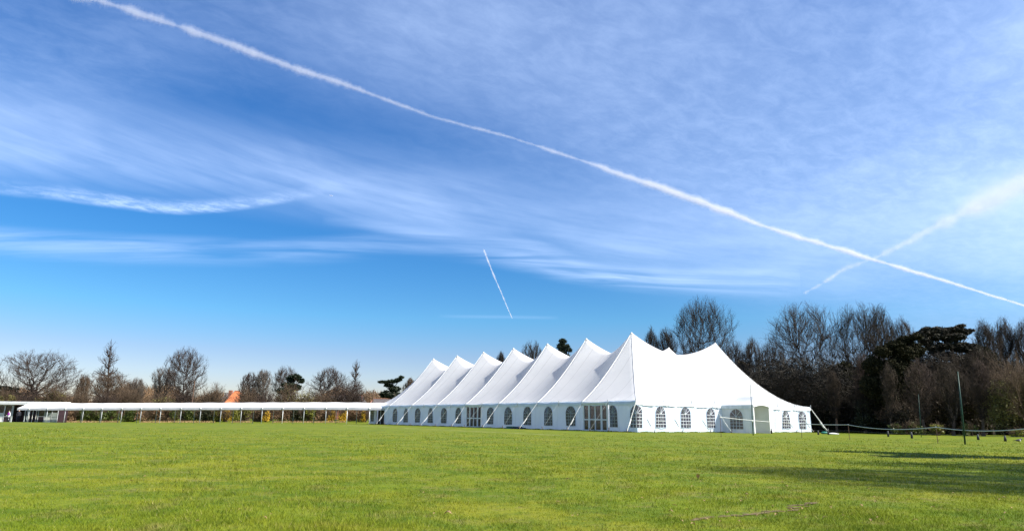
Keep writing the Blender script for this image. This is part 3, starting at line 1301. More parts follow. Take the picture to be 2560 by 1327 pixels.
# ------------------------------------------------------------------ glazed pavilion at the far left
a_r, a_l = wa_of_px(143, 3.6), wa_of_px(-70, 3.6)
pav = thing('pavilion', 'low white roofed pavilion with dark glazed front at the end of the walkway', 'pavilion', wpt((a_r + a_l) / 2, 6, 0))
wx = np.array([wd_[0], wd_[1], 0])
wy = np.array([-wn[0], -wn[1], 0])
wax = [wx, wy, np.array([0, 0, 1.])]
mb = MB()
mb.box(wpt((a_r + a_l) / 2, 5.4, 1.3), (a_l - a_r - .1, .2, 2.6), wax)
mb.box(wpt(a_r + .1, 4.5, 1.3), (.2, 1.7, 2.6), wax)
mb.box(wpt(a_l - .1, 4.5, 1.3), (.2, 1.7, 2.6), wax)
mb.build('wall', M['panelred'], pav)
mb = MB()
mb.box(wpt((a_r + a_l) / 2, 4.4, 2.86), (a_l - a_r + .6, 2.8, .34), wax)
mb.box(wpt((a_r + a_l) / 2, 4.4, 3.08), (a_l - a_r + .2, 2.4, .10), wax)
mb.build('roof', M['walkcloth'], pav)
mb = MB()
mb.box(wpt((a_r + a_l) / 2 - .1, 4.4, .03), (a_l - a_r, 2.6, .14), wax)
mb.build('floor', M['panelwhite'], pav)
mb = MB()
mb.box(wpt(wa_of_px(-20), 1.2, .05), (4.9, 1.6, .16), wax)
mb.build('deck', M['panelwhite'], pav)


def pav_panel(px0, px1, z0, z1, mat, name='panel', d=3.55, t=.05):
    b0, b1 = wa_of_px(px1, d), wa_of_px(px0, d)
    mb = MB()
    mb.box(wpt((b0 + b1) / 2, d, (z0 + z1) / 2), (b1 - b0, t, z1 - z0), wax)
    return mb.build(name, mat, pav)


# glazing with frames and the pale lower panels seen in the photograph
for (x0, x1, lo_m, mid_m) in ((96, 110, 'panelred', None), (112, 128, 'panelwhite', 'panelgrey'), (130, 143, 'panelgrey', 'panelgrey'), (-30, 8, 'panelwhite', 'panelgrey'), (10, 27, 'panelred', None)):
    f = pav_panel(x0, x1, .12, 2.6, M['glass'], 'window', 3.55, .03)
    z = .14
    for (zz0, zz1, mm) in ((.14, .92, lo_m), (1.0, 1.5, mid_m)):
        if mm:
            b0, b1 = wa_of_px(x1 - .8, 3.5), wa_of_px(x0 + .8, 3.5)
            mb = MB()
            mb.box(wpt((b0 + b1) / 2, 3.50, (zz0 + zz1) / 2), (b1 - b0, .04, zz1 - zz0), wax)
            mb.build('infill_panel', M[mm], f)
    mb = MB()
    b0, b1 = wa_of_px(x1 + .6, 3.5), wa_of_px(x0 - .6, 3.5)
    for b in (b0, b1):
        mb.box(wpt(b, 3.5, 1.36), (.07, .09, 2.48), wax)
    for z in (.96, 2.58):
        mb.box(wpt((b0 + b1) / 2, 3.5, z), (b1 - b0 - .07, .085, .06), wax)
    mb.build('window_frame', M['galv'], f)
for px in (30, 62, 68, 95):
    mb = MB()
    b = wa_of_px(px, 3.5)
    mb.box(wpt(b, 3.5, 1.36), (.09, .10, 2.48), wax)
    mb.build('post', M['panelgrey'], pav)
for px in (73, 81, 90):
    b = wa_of_px(px, 3.45)
    mb = MB()
    mb.box(wpt(b, 3.45, 1.35), (.05, .05, 2.4), wax)
    mb.build('door_frame', M['panelwhite'], pav)


def person(a, d, h, top, legs, label, rot=0.0, arm=0.3):
    base = wpt(a, d, .10)
    r = thing('person', label, 'person', base, 'people standing at the pavilion')
    # one continuous skinned body
    J = [(0, 0, .53), (0, 0, .70), (0, 0, .82), (0, .0, .865), (0, -.01, .93), (0, -.01, .975),
         (.055, 0, .50), (.06, -.01, .27), (.06, 0, .035), (.06, -.06, .02),
         (-.055, 0, .50), (-.07, .02, .27), (-.08, .05, .035), (-.08, -.01, .02),
         (.11, 0, .80), (.135, .02, .62), (.12, -.06, .48), (.115, -.09, .44),
         (-.11, 0, .80), (-.14, .02, .63), (-.10, -.13, .58), (-.08, -.19, .58)]
    E_ = [(0, 1), (1, 2), (2, 3), (3, 4), (4, 5), (0, 6), (6, 7), (7, 8), (8, 9), (0, 10), (10, 11), (11, 12), (12, 13), (2, 14), (14, 15), (15, 16), (16, 17), (2, 18), (18, 19), (19, 20), (20, 21)]
    R_ = [.085, .09, .085, .032, .055, .045, .052, .034, .024, .024, .052, .034, .024, .024, .034, .026, .018, .014, .034, .026, .018, .014]
    c, s_ = math.cos(rot), math.sin(rot)
    vs = [((x * c - y * s_) * h, (x * s_ + y * c) * h, z * h) for x, y, z in J]
    me = bpy.data.meshes.new('body')
    me.from_pydata(vs, E_, [])
    o = bpy.data.objects.new('body', me)
    COL.objects.link(o)
    o.parent = r
    me.materials.append(top)
    sk = o.modifiers.new('skin', 'SKIN')
    for i, v in enumerate(me.skin_vertices[0].data):
        v.radius = (R_[i] * h * (1.15 if i < 3 else 1), R_[i] * h * (.75 if i < 3 else 1))
        v.use_root = (i == 0)
    o.modifiers.new('sub', 'SUBSURF').levels = 1
    mb = MB()
    hd_ = base + np.array([.01 * s_, -.012 * c, .945]) * np.array([h, h, h])
    mb.ball(hd_, .062 * h, 12, 9, (.82, .95, 1.15))
    mb.ball(hd_ + np.array([s_ * .06, -c * .06, -.005]) * h, .012 * h, 6, 5)
    mb.build('head', M['skin'], r, True)
    mb = MB()
    mb.ball(hd_ + np.array([-s_ * .015, c * .015, .022]) * h, .064 * h, 12, 9, (.9, .95, .95))
    mb.build('hair', M['darkcloth'], r, True)
    ps = MB()
    for sx in (.058, -.075):
        k = np.array([sx * c, sx * s_, 0]) * h
        ps.tube([base + k + np.array([0, 0, .04 * h]), base + k * .97 + np.array([0, 0, .27 * h]), base + k * .85 + np.array([0, 0, .50 * h])], [.036 * h, .042 * h, .062 * h], 8)
    ps.build('trousers', legs, r, True)
    return r


person(wa_of_px(46, 2.2), 2.2, 1.78, M['darkcloth'], M['darkcloth'], 'person in dark clothes standing before the dark pavilion doorway', 0.5)
person(wa_of_px(22, 2.6), 2.6, 1.68, M['whitecloth'], M['darkcloth'], 'person in a white top with purple front beside the pavilion window', -0.3)
cl_ = bpy.data.objects['person.001']
mb = MB()
b = ORG[cl_.name]
mb.ball(b + np.array([0.0, -.10, 1.22]), .17, 10, 7, (.9, .6, 1.3))
mb.build('purple_front', M['purplecloth'], cl_, True)

# ------------------------------------------------------------------ trees
def unit(v):
    return v / (np.linalg.norm(v, axis=-1, keepdims=True) + 1e-9)


def grow(r, P, D, L, segs, wob, up, R0, R1):
    """polylines for N branches: points N,m+1,3 and radii"""
    N = len(P)
    pts = [P]
    d = D.copy()
    for k in range(segs):
        d = unit(d + r.normal(0, wob, (N, 3)) + np.array([0, 0, up]))
        pts.append(pts[-1] + d * (L / segs)[:, None])
    pts = np.stack(pts, 1)
    t = np.linspace(0, 1, segs + 1)[None, :]
    rad = R0[:, None] * (1 - t) + R1[:, None] * t
    return pts, rad


def tubes(pts, rad, k):
    N, m, _ = pts.shape
    tan = np.zeros_like(pts)
    tan[:, 1:-1] = pts[:, 2:] - pts[:, :-2]
    tan[:, 0] = pts[:, 1] - pts[:, 0]
    tan[:, -1] = pts[:, -1] - pts[:, -2]
    tan = unit(tan)
    ref = np.where(np.abs(tan[..., 2:3]) > .9, np.array([1.0, 0, 0]), np.array([0, 0, 1.0]))
    a = unit(np.cross(tan, ref))
    b = np.cross(tan, a)
    th = np.arange(k) * 2 * math.pi / k
    V = pts[:, :, None, :] + rad[:, :, None, None] * (np.cos(th)[None, None, :, None] * a[:, :, None, :] + np.sin(th)[None, None, :, None] * b[:, :, None, :])
    idx = np.arange(N * m * k).reshape(N, m, k)
    nx_ = np.roll(idx, -1, axis=2)
    F = np.stack([idx[:, :-1], nx_[:, :-1], nx_[:, 1:], idx[:, 1:]], -1).reshape(-1, 4)
    return V.reshape(-1, 3), F


def spawn(r, pts, rad, n, t0, t1, ang, av, lenf, lv, shape=None):
    """n children on each of N parents"""
    N, m, _ = pts.shape
    i = np.repeat(np.arange(N), n)
    base = (np.tile(np.arange(n), N) + r.random(N * n)) / n
    t = t0 + (t1 - t0) * base
    f = t * (m - 1)
    k = np.minimum(f.astype(int), m - 2)
    w = (f - k)[:, None]
    P = pts[i, k] * (1 - w) + pts[i, k + 1] * w
    tan = unit(pts[i, k + 1] - pts[i, k])
    pr = rad[i, k] * (1 - w[:, 0]) + rad[i, k + 1] * w[:, 0]
    ref = np.where(np.abs(tan[:, 2:3]) > .9, np.array([1.0, 0, 0]), np.array([0, 0, 1.0]))
    a = unit(np.cross(tan, ref))
    b = np.cross(tan, a)
    az_ = (np.tile(np.arange(n), N) * 2.4 + np.repeat(r.random(N) * 6.28, n) + r.normal(0, .5, N * n))[:, None]
    th = np.radians(np.clip(r.normal(ang, av, N * n), 8, 110))[:, None]
    D = unit(np.cos(th) * tan + np.sin(th) * (np.cos(az_) * a + np.sin(az_) * b))
    PL = np.linalg.norm(pts[:, 1:] - pts[:, :-1], axis=2).sum(1)
    L = PL[i] * lenf * (1 + lv * (r.random(N * n) * 2 - 1))
    L = L * (shape(t) if shape else (1.15 - .55 * t))
    return P, D, L, pr


def profile(typ, t):
    """crown half width (0..1) at relative height t (0..1 of the crown)"""
    t = np.clip(t, 0, 1)
    if typ in ('oak', 'round'):
        e = .46 if typ == 'oak' else .55
        return np.where(t < e, .60 + .40 * np.sqrt(np.clip(1 - ((e - t) / e) ** 2, 0, 1)), np.sqrt(np.clip(1 - ((t - e) / (1 - e)) ** 2.0, 0, 1)))
    if typ == 'leader':
        return np.where(t < .42, .80 + .20 * np.sin(t * 22), np.clip(.62 * np.clip(1 - ((t - .42) / .58) ** 2.4, 0, 1) ** .5 * (.8 + .2 * np.sin(t * 31)), 0.05, 1))
    if typ == 'vase':
        return np.where(t < .66, .18 + .82 * (t / .66) ** .8, np.sqrt(np.clip(1 - ((t - .66) / .34) ** 2.2, 0, 1)))
    # tall
    return np.where(t < .60, .42 + .58 * np.sin(t / .60 * math.pi / 2), np.sqrt(np.clip(1 - ((t - .60) / .40) ** 2, 0, 1)))


SPEC = {  # crown base height, trunk radius, limbs, vertical pull
    'oak': (.20, .032, 13, .95), 'round': (.24, .023, 11, .85), 'leader': (.30, .018, 30, 1.2), 'vase': (.10, .024, 9, .6), 'tall': (.24, .021, 9, .7)}


def bezier(P0, T0, P1, segs, r, wob):
    """curved branches from P0 leaving along T0 and ending at P1"""
    L = np.linalg.norm(P1 - P0, axis=1)[:, None]
    Cc = P0 + unit(T0) * L * .42
    pts = []
    for k in range(segs + 1):
        t = k / segs
        p = (1 - t) ** 2 * P0 + 2 * t * (1 - t) * Cc + t * t * P1
        if 0 < k < segs:
            p = p + r.normal(0, wob, P0.shape) * L
        pts.append(p)
    return np.stack(pts, 1)


def bare_tree(px0, px1, ytop, Y, typ, label, bark='bark', twig='twig', seed=1, group=None, name='bare_tree', base=None, dens=1.0, lean=0.0, tw=1.0, pos=None, dim=None):
    r = np.random.default_rng(seed)
    if pos is None:
        top = at((px0 + px1) / 2, ytop, Y)
        bx = at(base, 1000, Y)[0] if base is not None else top[0]
        bz = float(gz(bx, Y)) - .1
        H = top[2] - bz
        Wd = (px1 - px0) * Y / F_
        cxo = top[0] - bx
    else:
        bx, Y = pos
        bz, cxo = -.1, 0.0
        H, Wd = dim
    zb0, tr, nl, vp = SPEC[typ]
    H *= 1.03
    Wd *= 1.06
    hw = Wd / 2
    ph = r.random(8) * 6.28

    def env(n, lo=0.0, hi=1.0, shell=.35):
        """points inside the crown volume"""
        out = []
        while len(out) < n:
            m = (n - len(out)) * 3 + 20
            t = lo + (hi - lo) * r.random(m)
            w = profile(typ, t)
            keep = r.random(m) < (w + .10) ** 1.6
            t, w = t[keep], w[keep]
            m = len(t)
            th = r.random(m) * 2 * math.pi
            rad = (shell + (1 - shell) * r.random(m)) ** .6
            lump = .94 + .17 * np.sin(3 * th + ph[0] + 5 * t) + .13 * np.sin(5 * th + ph[1] - 11 * t) + .10 * np.sin(9 * th + ph[2] + 23 * t)
            zz_ = zb0 + (1 - zb0) * t * (1 - .05 * (1 - np.sin(th * 2 + ph[3])) * t)
            x = np.cos(th) * w * rad * lump * hw + cxo * np.clip(zz_ * 1.3, 0, 1)
            y = np.sin(th) * w * rad * lump * hw * .85
            out += list(np.stack([x, y, zz_ * H], -1))
        return np.array(out[:n])
    # trunk
    ht = {'oak': .36, 'round': .45, 'leader': .985, 'vase': .22, 'tall': .62}[typ] * H
    nt_ = 14
    tt = np.linspace(0, 1, nt_)
    tx = lean * H * tt ** 2 + cxo * np.clip(tt * ht / H * 1.3, 0, 1) + np.cumsum(r.normal(0, .0022, nt_)) * H
    ty = np.cumsum(r.normal(0, .0022, nt_)) * H
    tx[0] = ty[0] = 0
    trunk = np.stack([tx, ty, tt * ht], -1)[None]
    tip = .10 if typ in ('leader', 'tall') else .55
    rt_ = tr * H * ((1 - tt) + tt * tip)
    rt_[0] *= 1.35
    levels = [(trunk, rt_[None])]
    N_pts, N_tan, N_rad = [trunk[0]], [np.gradient(trunk[0], axis=0)], [rt_]
    counts = {'oak': (14, 75, 480, 2300), 'round': (12, 60, 380, 1700), 'leader': (24, 70, 260, 800), 'vase': (10, 50, 320, 1500), 'tall': (11, 60, 400, 2000)}[typ]
    for li, n in enumerate(counts):
        n = int(n * (dens if li else 1))
        if typ == 'leader' and li == 0:
            Tg = env(n, 0, .92, .55)
        else:
            Tg = env(n, .0, 1.0, [.75, .35, .12, .10][li])
        if li == 0:
            c0 = np.array([cxo * .4, 0, (zb0 + .12) * H])
            k_ = .62 if typ != 'leader' else .8
            Tg = c0 * (1 - k_) + Tg * k_
            if typ == 'leader':
                Tg[:, 2] = Tg[:, 2] * 1.0 + .05 * H
        NP, NTn, NR = np.concatenate(N_pts), np.concatenate(N_tan), np.concatenate(N_rad)
        if li == 0:
            lo_ = {'oak': .45, 'round': .45, 'leader': .22, 'vase': .35, 'tall': .34}[typ] * ht
            ok = NP[:, 2] >= lo_
            NP, NTn, NR = NP[ok], NTn[ok], NR[ok]
        d = Tg[:, None, :] - NP[None]
        dd = np.sqrt(d[..., 0] ** 2 + d[..., 1] ** 2 + (d[..., 2] * vp) ** 2)
        # branches climb: a foot well below or level is preferred
        below = np.clip(NP[None, :, 2] - Tg[:, None, 2] + .04 * H, 0, None)
        root = np.linalg.norm(NP - np.array([0, 0, .1 * H]), axis=1)
        rt2 = np.linalg.norm(Tg - np.array([0, 0, .1 * H]), axis=1)
        back = np.clip(root[None, :] - rt2[:, None] * .92, 0, None)
        cosd = np.einsum('ijk,jk->ij', d, unit(NTn)) / (np.linalg.norm(d, axis=2) + 1e-6)
        j = np.argmin(dd * (1 + (.9 if li else .25) * (1 - cosd)) + 2.2 * below + 1.5 * back, axis=1)
        P0, T0 = NP[j], unit(NTn[j])
        to = unit(Tg - P0)
        T0 = unit(T0 * (.42 if li else .15) + to * .9 - np.array([0, 0, .22]) + r.normal(0, .16, T0.shape))
        sg = [9, 6, 4, 3][li]
        pts = bezier(P0, T0, Tg, sg, r, [.022, .026, .03, .04][li])
        L = np.linalg.norm(Tg - P0, axis=1)
        r0 = np.minimum(NR[j] * [.72, .74, .72, .7][li], .005 * H + L * [.034, .026, .018, .014][li])
        t = np.linspace(0, 1, sg + 1)[None, :]
        rd = r0[:, None] * (1 - t * .72)
        levels.append((pts, rd))
        if li < 3:
            N_pts.append(pts[:, 1:].reshape(-1, 3))
            N_tan.append(np.gradient(pts, axis=1)[:, 1:].reshape(-1, 3))
            N_rad.append(rd[:, 1:].reshape(-1))
    # fine twigs
    p, rd = levels[-1]
    P, D, L, pr = spawn(r, p, rd, 4, .25, 1, 34, 13, .6, .4)
    L = np.clip(L, .02 * H, .065 * H)
    levels.append(grow(r, P, D, L, 2, .13, .05, pr * .7, pr * .3))
    org = np.array([bx, Y, bz])
    o = thing(name, label, 'tree', (bx, Y, bz + .1), group)
    v1, f1_, c1 = [], [], 0
    v2, f2_, c2 = [], [], 0
    fl = (Y / 110) ** .6 * tw
    for li, (p, rdv) in enumerate(levels):
        mn = [0, .07, .040, .024, .015, .0095][li] * fl
        rr = np.maximum(rdv, mn * np.linspace(1, .5, rdv.shape[1])[None, :])
        V, F = tubes(p + org, rr, [10, 7, 5, 4, 3, 3][li])
        if li < 2:
            v1.append(V)
            f1_.append(F + c1)
            c1 += len(V)
        else:
            v2.append(V)
            f2_.append(F + c2)
            c2 += len(V)
    part('trunk', np.concatenate(v1), [np.concatenate(f1_)], M[bark], o, True)
    part('crown', np.concatenate(v2), [np.concatenate(f2_)], M[twig], o, False)
    return o


def leaves(r, C, Rr, n, size, flat=1.0, shell=.55, slim=.55):
    """n small leaf clumps spread over ellipsoids C (k,3) with radii Rr (k,3)"""
    C = np.asarray(C, float)
    Rr = np.asarray(Rr, float)
    wts = (Rr[:, 0] * Rr[:, 2])
    i = r.choice(len(C), n, p=wts / wts.sum())
    d = unit(r.normal(0, 1, (n, 3)))
    rad = shell + (1.0 - shell) * r.random(n) ** .7
    rad *= (1 + .18 * np.sin(d[:, 0] * 7 + i) * np.sin(d[:, 2] * 6 + i * 2))
    P = C[i] + d * Rr[i] * rad[:, None]
    a = unit(r.normal(0, 1, (n, 3)) * np.array([1, 1, flat]))
    b = unit(np.cross(a, r.normal(0, 1, (n, 3))))
    s_ = size * (.5 + r.random(n))[:, None]
    q = np.stack([P - a * s_, P + b * s_ * slim, P + a * s_, P - b * s_ * slim], 1)
    q[:, 1, 2] += s_[:, 0] * .15
    F = np.arange(4 * n).reshape(-1, 4)
    tone = np.repeat(np.clip(r.normal(.5, .25, n), 0, 1), 4)
    return q.reshape(-1, 3), F, tone


def leaf_part(name, r, C, Rr, n, size, mat, parent, **k):
    V, F, tn = leaves(r, C, Rr, n, size, **k)
    return part(name, V, F, M[mat], parent, False, attr=tn)


def shrub(px0, px1, ytop, Y, mat, label, n=1600, size=.14, seed=1, group=None, twig='twigwarm', name='shrub', stems=26, lump=7, depth=None, zlo=None, cat='shrub', twn=1.0, fill=.35):
    """a bush: stems fanning from the ground, twigs, and leaf clumps"""
    r = np.random.default_rng(seed)
    cx_ = (px0 + px1) / 2
    top = at(cx_, ytop, Y)
    bx = top[0]
    bz = float(gz(bx, Y))
    H = top[2] - bz
    Wd = (px1 - px0) * Y / F_
    Dp = depth or Wd * .8
    o = thing(name, label, cat, (bx, Y, bz), group)
    P = np.stack([bx + r.uniform(-.3, .3, stems) * Wd * .5, Y + r.uniform(-.3, .3, stems) * Dp * .5, np.full(stems, bz - .05)], -1)
    E_ = np.stack([r.uniform(-1, 1, stems) * Wd * .5, r.uniform(-1, 1, stems) * Dp * .5, np.full(stems, H)], -1)
    x_ = E_[:, 0] / (Wd * .5)
    E_[:, 2] *= (.98 - .35 * x_ ** 2) * r.uniform(.7, 1.02, stems)
    E_[:, :2] += np.array([bx, Y]) - P[:, :2]
    L = np.linalg.norm(E_, axis=1)
    p0, r0 = grow(r, P, unit(E_), L, 5, .06, .02, np.full(stems, .02 + .004 * H), np.full(stems, .008))
    P, D, L, pr = spawn(r, p0, r0, int(8 * twn), .25, 1, 30, 12, .36, .3)
    p1, r1 = grow(r, P, D, L, 4, .12, .06, np.full(len(P), .012), np.full(len(P), .006))
    P, D, L, pr = spawn(r, p1, r1, int(6 * twn), .2, 1, 32, 12, .5, .3)
    p2, r2 = grow(r, P, D, L, 2, .12, .05, np.full(len(P), .009), np.full(len(P), .004))
    k_ = (Y / 90)
    vs, fs, c = [], [], 0
    for p, rd in ((p0, r0), (p1, r1 * k_), (p2, r2 * k_)):
        V, F = tubes(p, rd, 3)
        vs.append(V)
        fs.append(F + c)
        c += len(V)
    part('branches', np.concatenate(vs), [np.concatenate(fs)], M[twig], o)
    if mat:
        C, R_ = [], []
        for k in range(lump):
            x = r.uniform(-.36, .36) * Wd
            y = r.uniform(-.3, .3) * Dp
            h = H * (.92 - .9 * (x / Wd) ** 2)
            z = r.uniform(fill, .68) * h
            rz = min(h - z, z * 1.1)
            C.append((bx + x, Y + y, bz + z))
            R_.append((Wd * r.uniform(.16, .28), Dp * r.uniform(.18, .3), rz * r.uniform(.75, 1.0)))
        leaf_part('foliage', r, C, R_, n, size, mat, o, shell=.3)
    return o


GL = 'bare trees beyond the walkway'
bare_tree(2, 207, 874, 122, 'oak', 'widest bare tree at the far left with a broad domed crown', seed=11, twig='twig', group=GL, dens=1.05)
bare_tree(238, 320, 850, 126, 'leader', 'tall narrow bare tree with a straight trunk and side tiers', seed=12, group=GL, bark='bark', twig='twig', dens=.65, base=276)
bare_tree(222, 335, 930, 124, 'round', 'low dense brown bare tree crowding the foot of the tall narrow tree', seed=13, twig='twigwarm', bark='barkwarm', group=GL, dens=1.0, base=285)
bare_tree(322, 368, 943, 130, 'vase', 'small upswept bare tree just right of the tall narrow tree', seed=14, group=GL, twig='twiggrey', bark='barkwarm')
bare_tree(385, 442, 916, 124, 'vase', 'slender pale grey bare tree leaning against a taller one', seed=15, group=GL, twig='twiggrey', bark='barkwarm', dens=.8)
bare_tree(418, 517, 868, 120, 'tall', 'tall open bare tree with forked dark trunk left of the orange roof', seed=16, group=GL, base=461, dens=.85)
bare_tree(603, 652, 930, 132, 'round', 'left one of two touching bare trees right of the orange roof', seed=17, group=GL, dens=.9)
bare_tree(640, 680, 923, 128, 'tall', 'right one of two touching bare trees right of the orange roof', seed=18, group=GL, twig='twiggrey', bark='barkwarm', dens=.8)
bare_tree(681, 748, 915, 136, 'round', 'rounded bare tree overlapping a dark pine', seed=19, group=GL, dens=.9, base=712)
bare_tree(778, 876, 916, 118, 'oak', 'stout bare oak with heavy dark limbs above the walkway', seed=20, group=GL, bark='barkdark', base=826, dens=.85)
bare_tree(866, 915, 899, 120, 'leader', 'thin tall bare tree directly right of the stout oak', seed=21, group=GL, dens=.5, base=882)
bare_tree(1008, 1045, 943, 125, 'round', 'small bare tree half hidden by the left end of the marquee roof', seed=22, group=GL, twig='twigwarm')
bare_tree(195, 232, 935, 132, 'round', 'small brown bare tree between the widest tree and the tall narrow one', seed=23, group=GL, twig='twigwarm', bark='barkwarm')

# dark evergreens on the left
def evergreen(px0, px1, ytop, Y, label, blobs, mat='evergreen', seed=1, n=5000, size=.22, name='evergreen_tree', base=None, group=None, flat=1.0, trunk=True, limbs=None, shell=.35, slim=.55):
    """blobs: photo-measured clumps (px, py, half width px, half height px)"""
    r = np.random.default_rng(seed)
    cx_ = base if base is not None else (px0 + px1) / 2
    bx = at(cx_, 1000, Y)[0]
    bz = float(gz(bx, Y))
    o = thing(name, label, 'tree', (bx, Y, bz), group)
    C, R_ = [], []
    k = Y / F_
    for (x, y, hw, hh) in blobs:
        c = at(x, y, Y)
        c[1] += r.uniform(-1, 1) * hw * k * .5
        C.append(c)
        R_.append((hw * k, max(hw * k * .9, .6), hh * k))
    mb = MB()
    top = at(cx_ if base is None else (px0 + px1) / 2 * .4 + base * .6, ytop + 14, Y)
    p0 = np.array([bx, Y, bz - .1])
    H = top[2] - bz
    mids = [p0 + (top - p0) * t + np.array([.15 * math.sin(t * 5), 0, 0]) for t in (0, .25, .5, .75, 1)]
    mb.tube(mids, [.03 * H, .024 * H, .018 * H, .012 * H, .004 * H], 8)
    for c, rr in zip(C, R_):
        t = np.clip((c[2] - bz) / H - .12, .15, .85)
        s_ = p0 + (top - p0) * t
        m_ = (s_ + c) / 2 + np.array([0, 0, -.05 * H])
        mb.tube([s_, m_, c], [.010 * H, .007 * H, .003 * H], 5)
    mb.build('trunk', M['barkdark'], o, True)
    leaf_part('crown', r, C, R_, n, size, mat, o, flat=flat, shell=shell, slim=slim)
    return o


evergreen(712, 762, 935, 130, 'dark evergreen pine beside the rounded bare tree', [(728, 946, 14, 8), (742, 942, 12, 7), (752, 951, 9, 6), (722, 962, 18, 7), (738, 968, 14, 8), (715, 978, 20, 8)], seed=31, n=5200, size=.2, base=728)
evergreen(943, 1012, 941, 118, 'flat topped dark cedar with one branch reaching up to the right', [(962, 955, 16, 3.5), (980, 953, 16, 4), (996, 949, 9, 4), (1003, 943, 6, 3), (972, 963, 12, 4), (985, 972, 15, 7), (967, 985, 18, 9), (990, 990, 20, 9)], seed=32, n=10000, size=.26, base=982, flat=.5, slim=.2)
evergreen(-20, 45, 962, 120, 'dark layered cedar at the left edge behind the pavilion', [(0, 968, 24, 3.5), (22, 972, 20, 3.5), (5, 980, 28, 4), (30, 986, 20, 4), (10, 994, 30, 5), (-15, 986, 14, 6)], seed=33, n=12000, size=.26, base=8, flat=.5, slim=.2)

# rough scrub behind the walkway
GS = 'scrub shrubs behind the walkway'
sc = [(-10, 45, 972, 116, 'olive', 'olive green shrub at the left edge above the pavilion roof', 2600, 41),
      (40, 110, 985, 116, None, 'russet twiggy shrub right of the brick chimney', 0, 42),
      (95, 170, 962, 117, 'olive', 'mossy green shrub under the widest bare tree', 2800, 43),
      (150, 235, 972, 117, None, 'brown leafless thicket left of the tall narrow tree', 0, 44),
      (225, 300, 985, 114, None, 'low tan thicket at the foot of the tall narrow tree', 0, 45),
      (290, 375, 968, 117, None, 'brown thicket under the small upswept tree', 0, 46),
      (365, 450, 982, 116, 'olive', 'dull green low thicket left of the timber post', 1300, 47),
      (440, 505, 975, 117, None, 'reddish brown thicket behind the timber post', 0, 48),
      (495, 568, 962, 115, None, 'tall tan thicket just left of the orange roof', 0, 49),
      (594, 650, 972, 114, None, 'dark brown thicket just right of the orange roof', 0, 50),
      (640, 712, 978, 116, None, 'brown thicket below the two touching trees', 0, 51),
      (692, 790, 958, 113, 'olive', 'broad domed olive thicket in front of the dark pine', 1500, 52),
      (775, 850, 978, 115, None, 'brown thicket below the stout oak', 0, 53),
      (838, 928, 962, 116, None, 'tall reddish brown thicket right of the stout oak', 0, 54),
      (985, 1060, 975, 114, None, 'tan thicket beside the left slope of the marquee', 0, 56)]
for (x0, x1, yt, Y, mt, lb, n, sd_) in sc:
    shrub(x0, x1, yt, Y, mt, lb, n=n or 100, seed=sd_, group=GS, stems=52 if mt is None else 34, size=.13, depth=3.5, twn=1.25, twig='twigwarm' if sd_ % 3 else 'twig')

# hedge plants seen under the canopy
GH = 'hedge shrubs seen under the walkway canopy'
hd = [(160, 200, 'russet', 'brownish green hedge shrub beside the pavilion end', 61),
      (196, 250, 'laurel', 'green laurel shrub, second hedge shrub from the pavilion', 62),
      (246, 298, 'laurel', 'darkest green laurel shrub left of the gap in the hedge', 63),
      (318, 346, 'laurel', 'small green shrub in the gap of the hedge behind pale stakes', 64),
      (345, 400, 'russet', 'red brown leafless hedge shrub right of the hedge gap', 65),
      (396, 446, 'russet', 'brown hedge shrub with pale twigs left of a green laurel', 66),
      (440, 496, 'laurel', 'green and yellow laurel shrub between brown ones', 67),
      (490, 540, 'ivy', 'nearly black evergreen hedge shrub', 68),
      (534, 566, 'laurelbright', 'yellow green shrub directly left of the largest yellow blossom', 69),
      (585, 632, 'laurelbright', 'big yellow green shrub right of the largest yellow blossom', 71),
      (625, 668, 'russet', 'pale brown hedge shrub below the two touching trees', 72),
      (676, 735, 'russet', 'wide dry russet hedge shrub with pale grass at its foot', 74),
      (732, 765, 'ivy', 'dark round evergreen bush in the middle of the hedge', 75),
      (758, 790, 'laurelbright', 'bright green bush just right of the dark round one', 76),
      (785, 825, 'russet', 'brown hedge bush left of two yellow blossoms', 77),
      (868, 935, 'russet', 'dark brown twiggy hedge shrub nearest the marquee', 78)]
for (x0, x1, mt, lb, sd_) in hd:
    Y = 107.0
    shrub(x0 - 4, x1 + 4, 1012 - (x0 % 7), Y, mt, lb, n=3400 if mt != 'russet' else 2300, size=.10, seed=sd_, group=GH, stems=24, depth=2.2, name='hedge_shrub', twig='twigwarm', fill=.12, lump=9)
fs_ = [(556, 582, 1016, 'largest yellow blossoming bush under the canopy'), (654, 678, 1018, 'small yellow flecked bush above the dry russet shrub'), (818, 842, 1018, 'left one of two yellow blossoming bushes near the marquee'), (846, 868, 1016, 'right one of two yellow blossoming bushes near the marquee'), (905, 926, 1020, 'faint yellow bush beside the marquee end wall')]
for i, (x0, x1, yt, lb) in enumerate(fs_):
    shrub(x0, x1, yt, 106.0, 'forsythia', lb, n=900, size=.09, seed=81 + i, group='yellow blossoming bushes', stems=22, depth=1.3, name='forsythia_bush', fill=.2, lump=6)
# pale stakes in the hedge gap
for i, px in enumerate((309, 316)):
    a = at(px, 1046, 108)
    b = at(px + (3 if i == 0 else 1), 1018 if i == 0 else 1030, 108)
    a[2] = float(gz(a[0], 108)) - .1
    mb = MB()
    mb.tube([a, (a + b) / 2 + np.array([.03, 0, 0]), b], [.07, .065, .05], 7)
    tag(mb.build('stake', M['russet'], loc=tuple(a)), ['taller leaning pale stake in the hedge gap', 'shorter upright pale stake in the hedge gap'][i], 'stake')
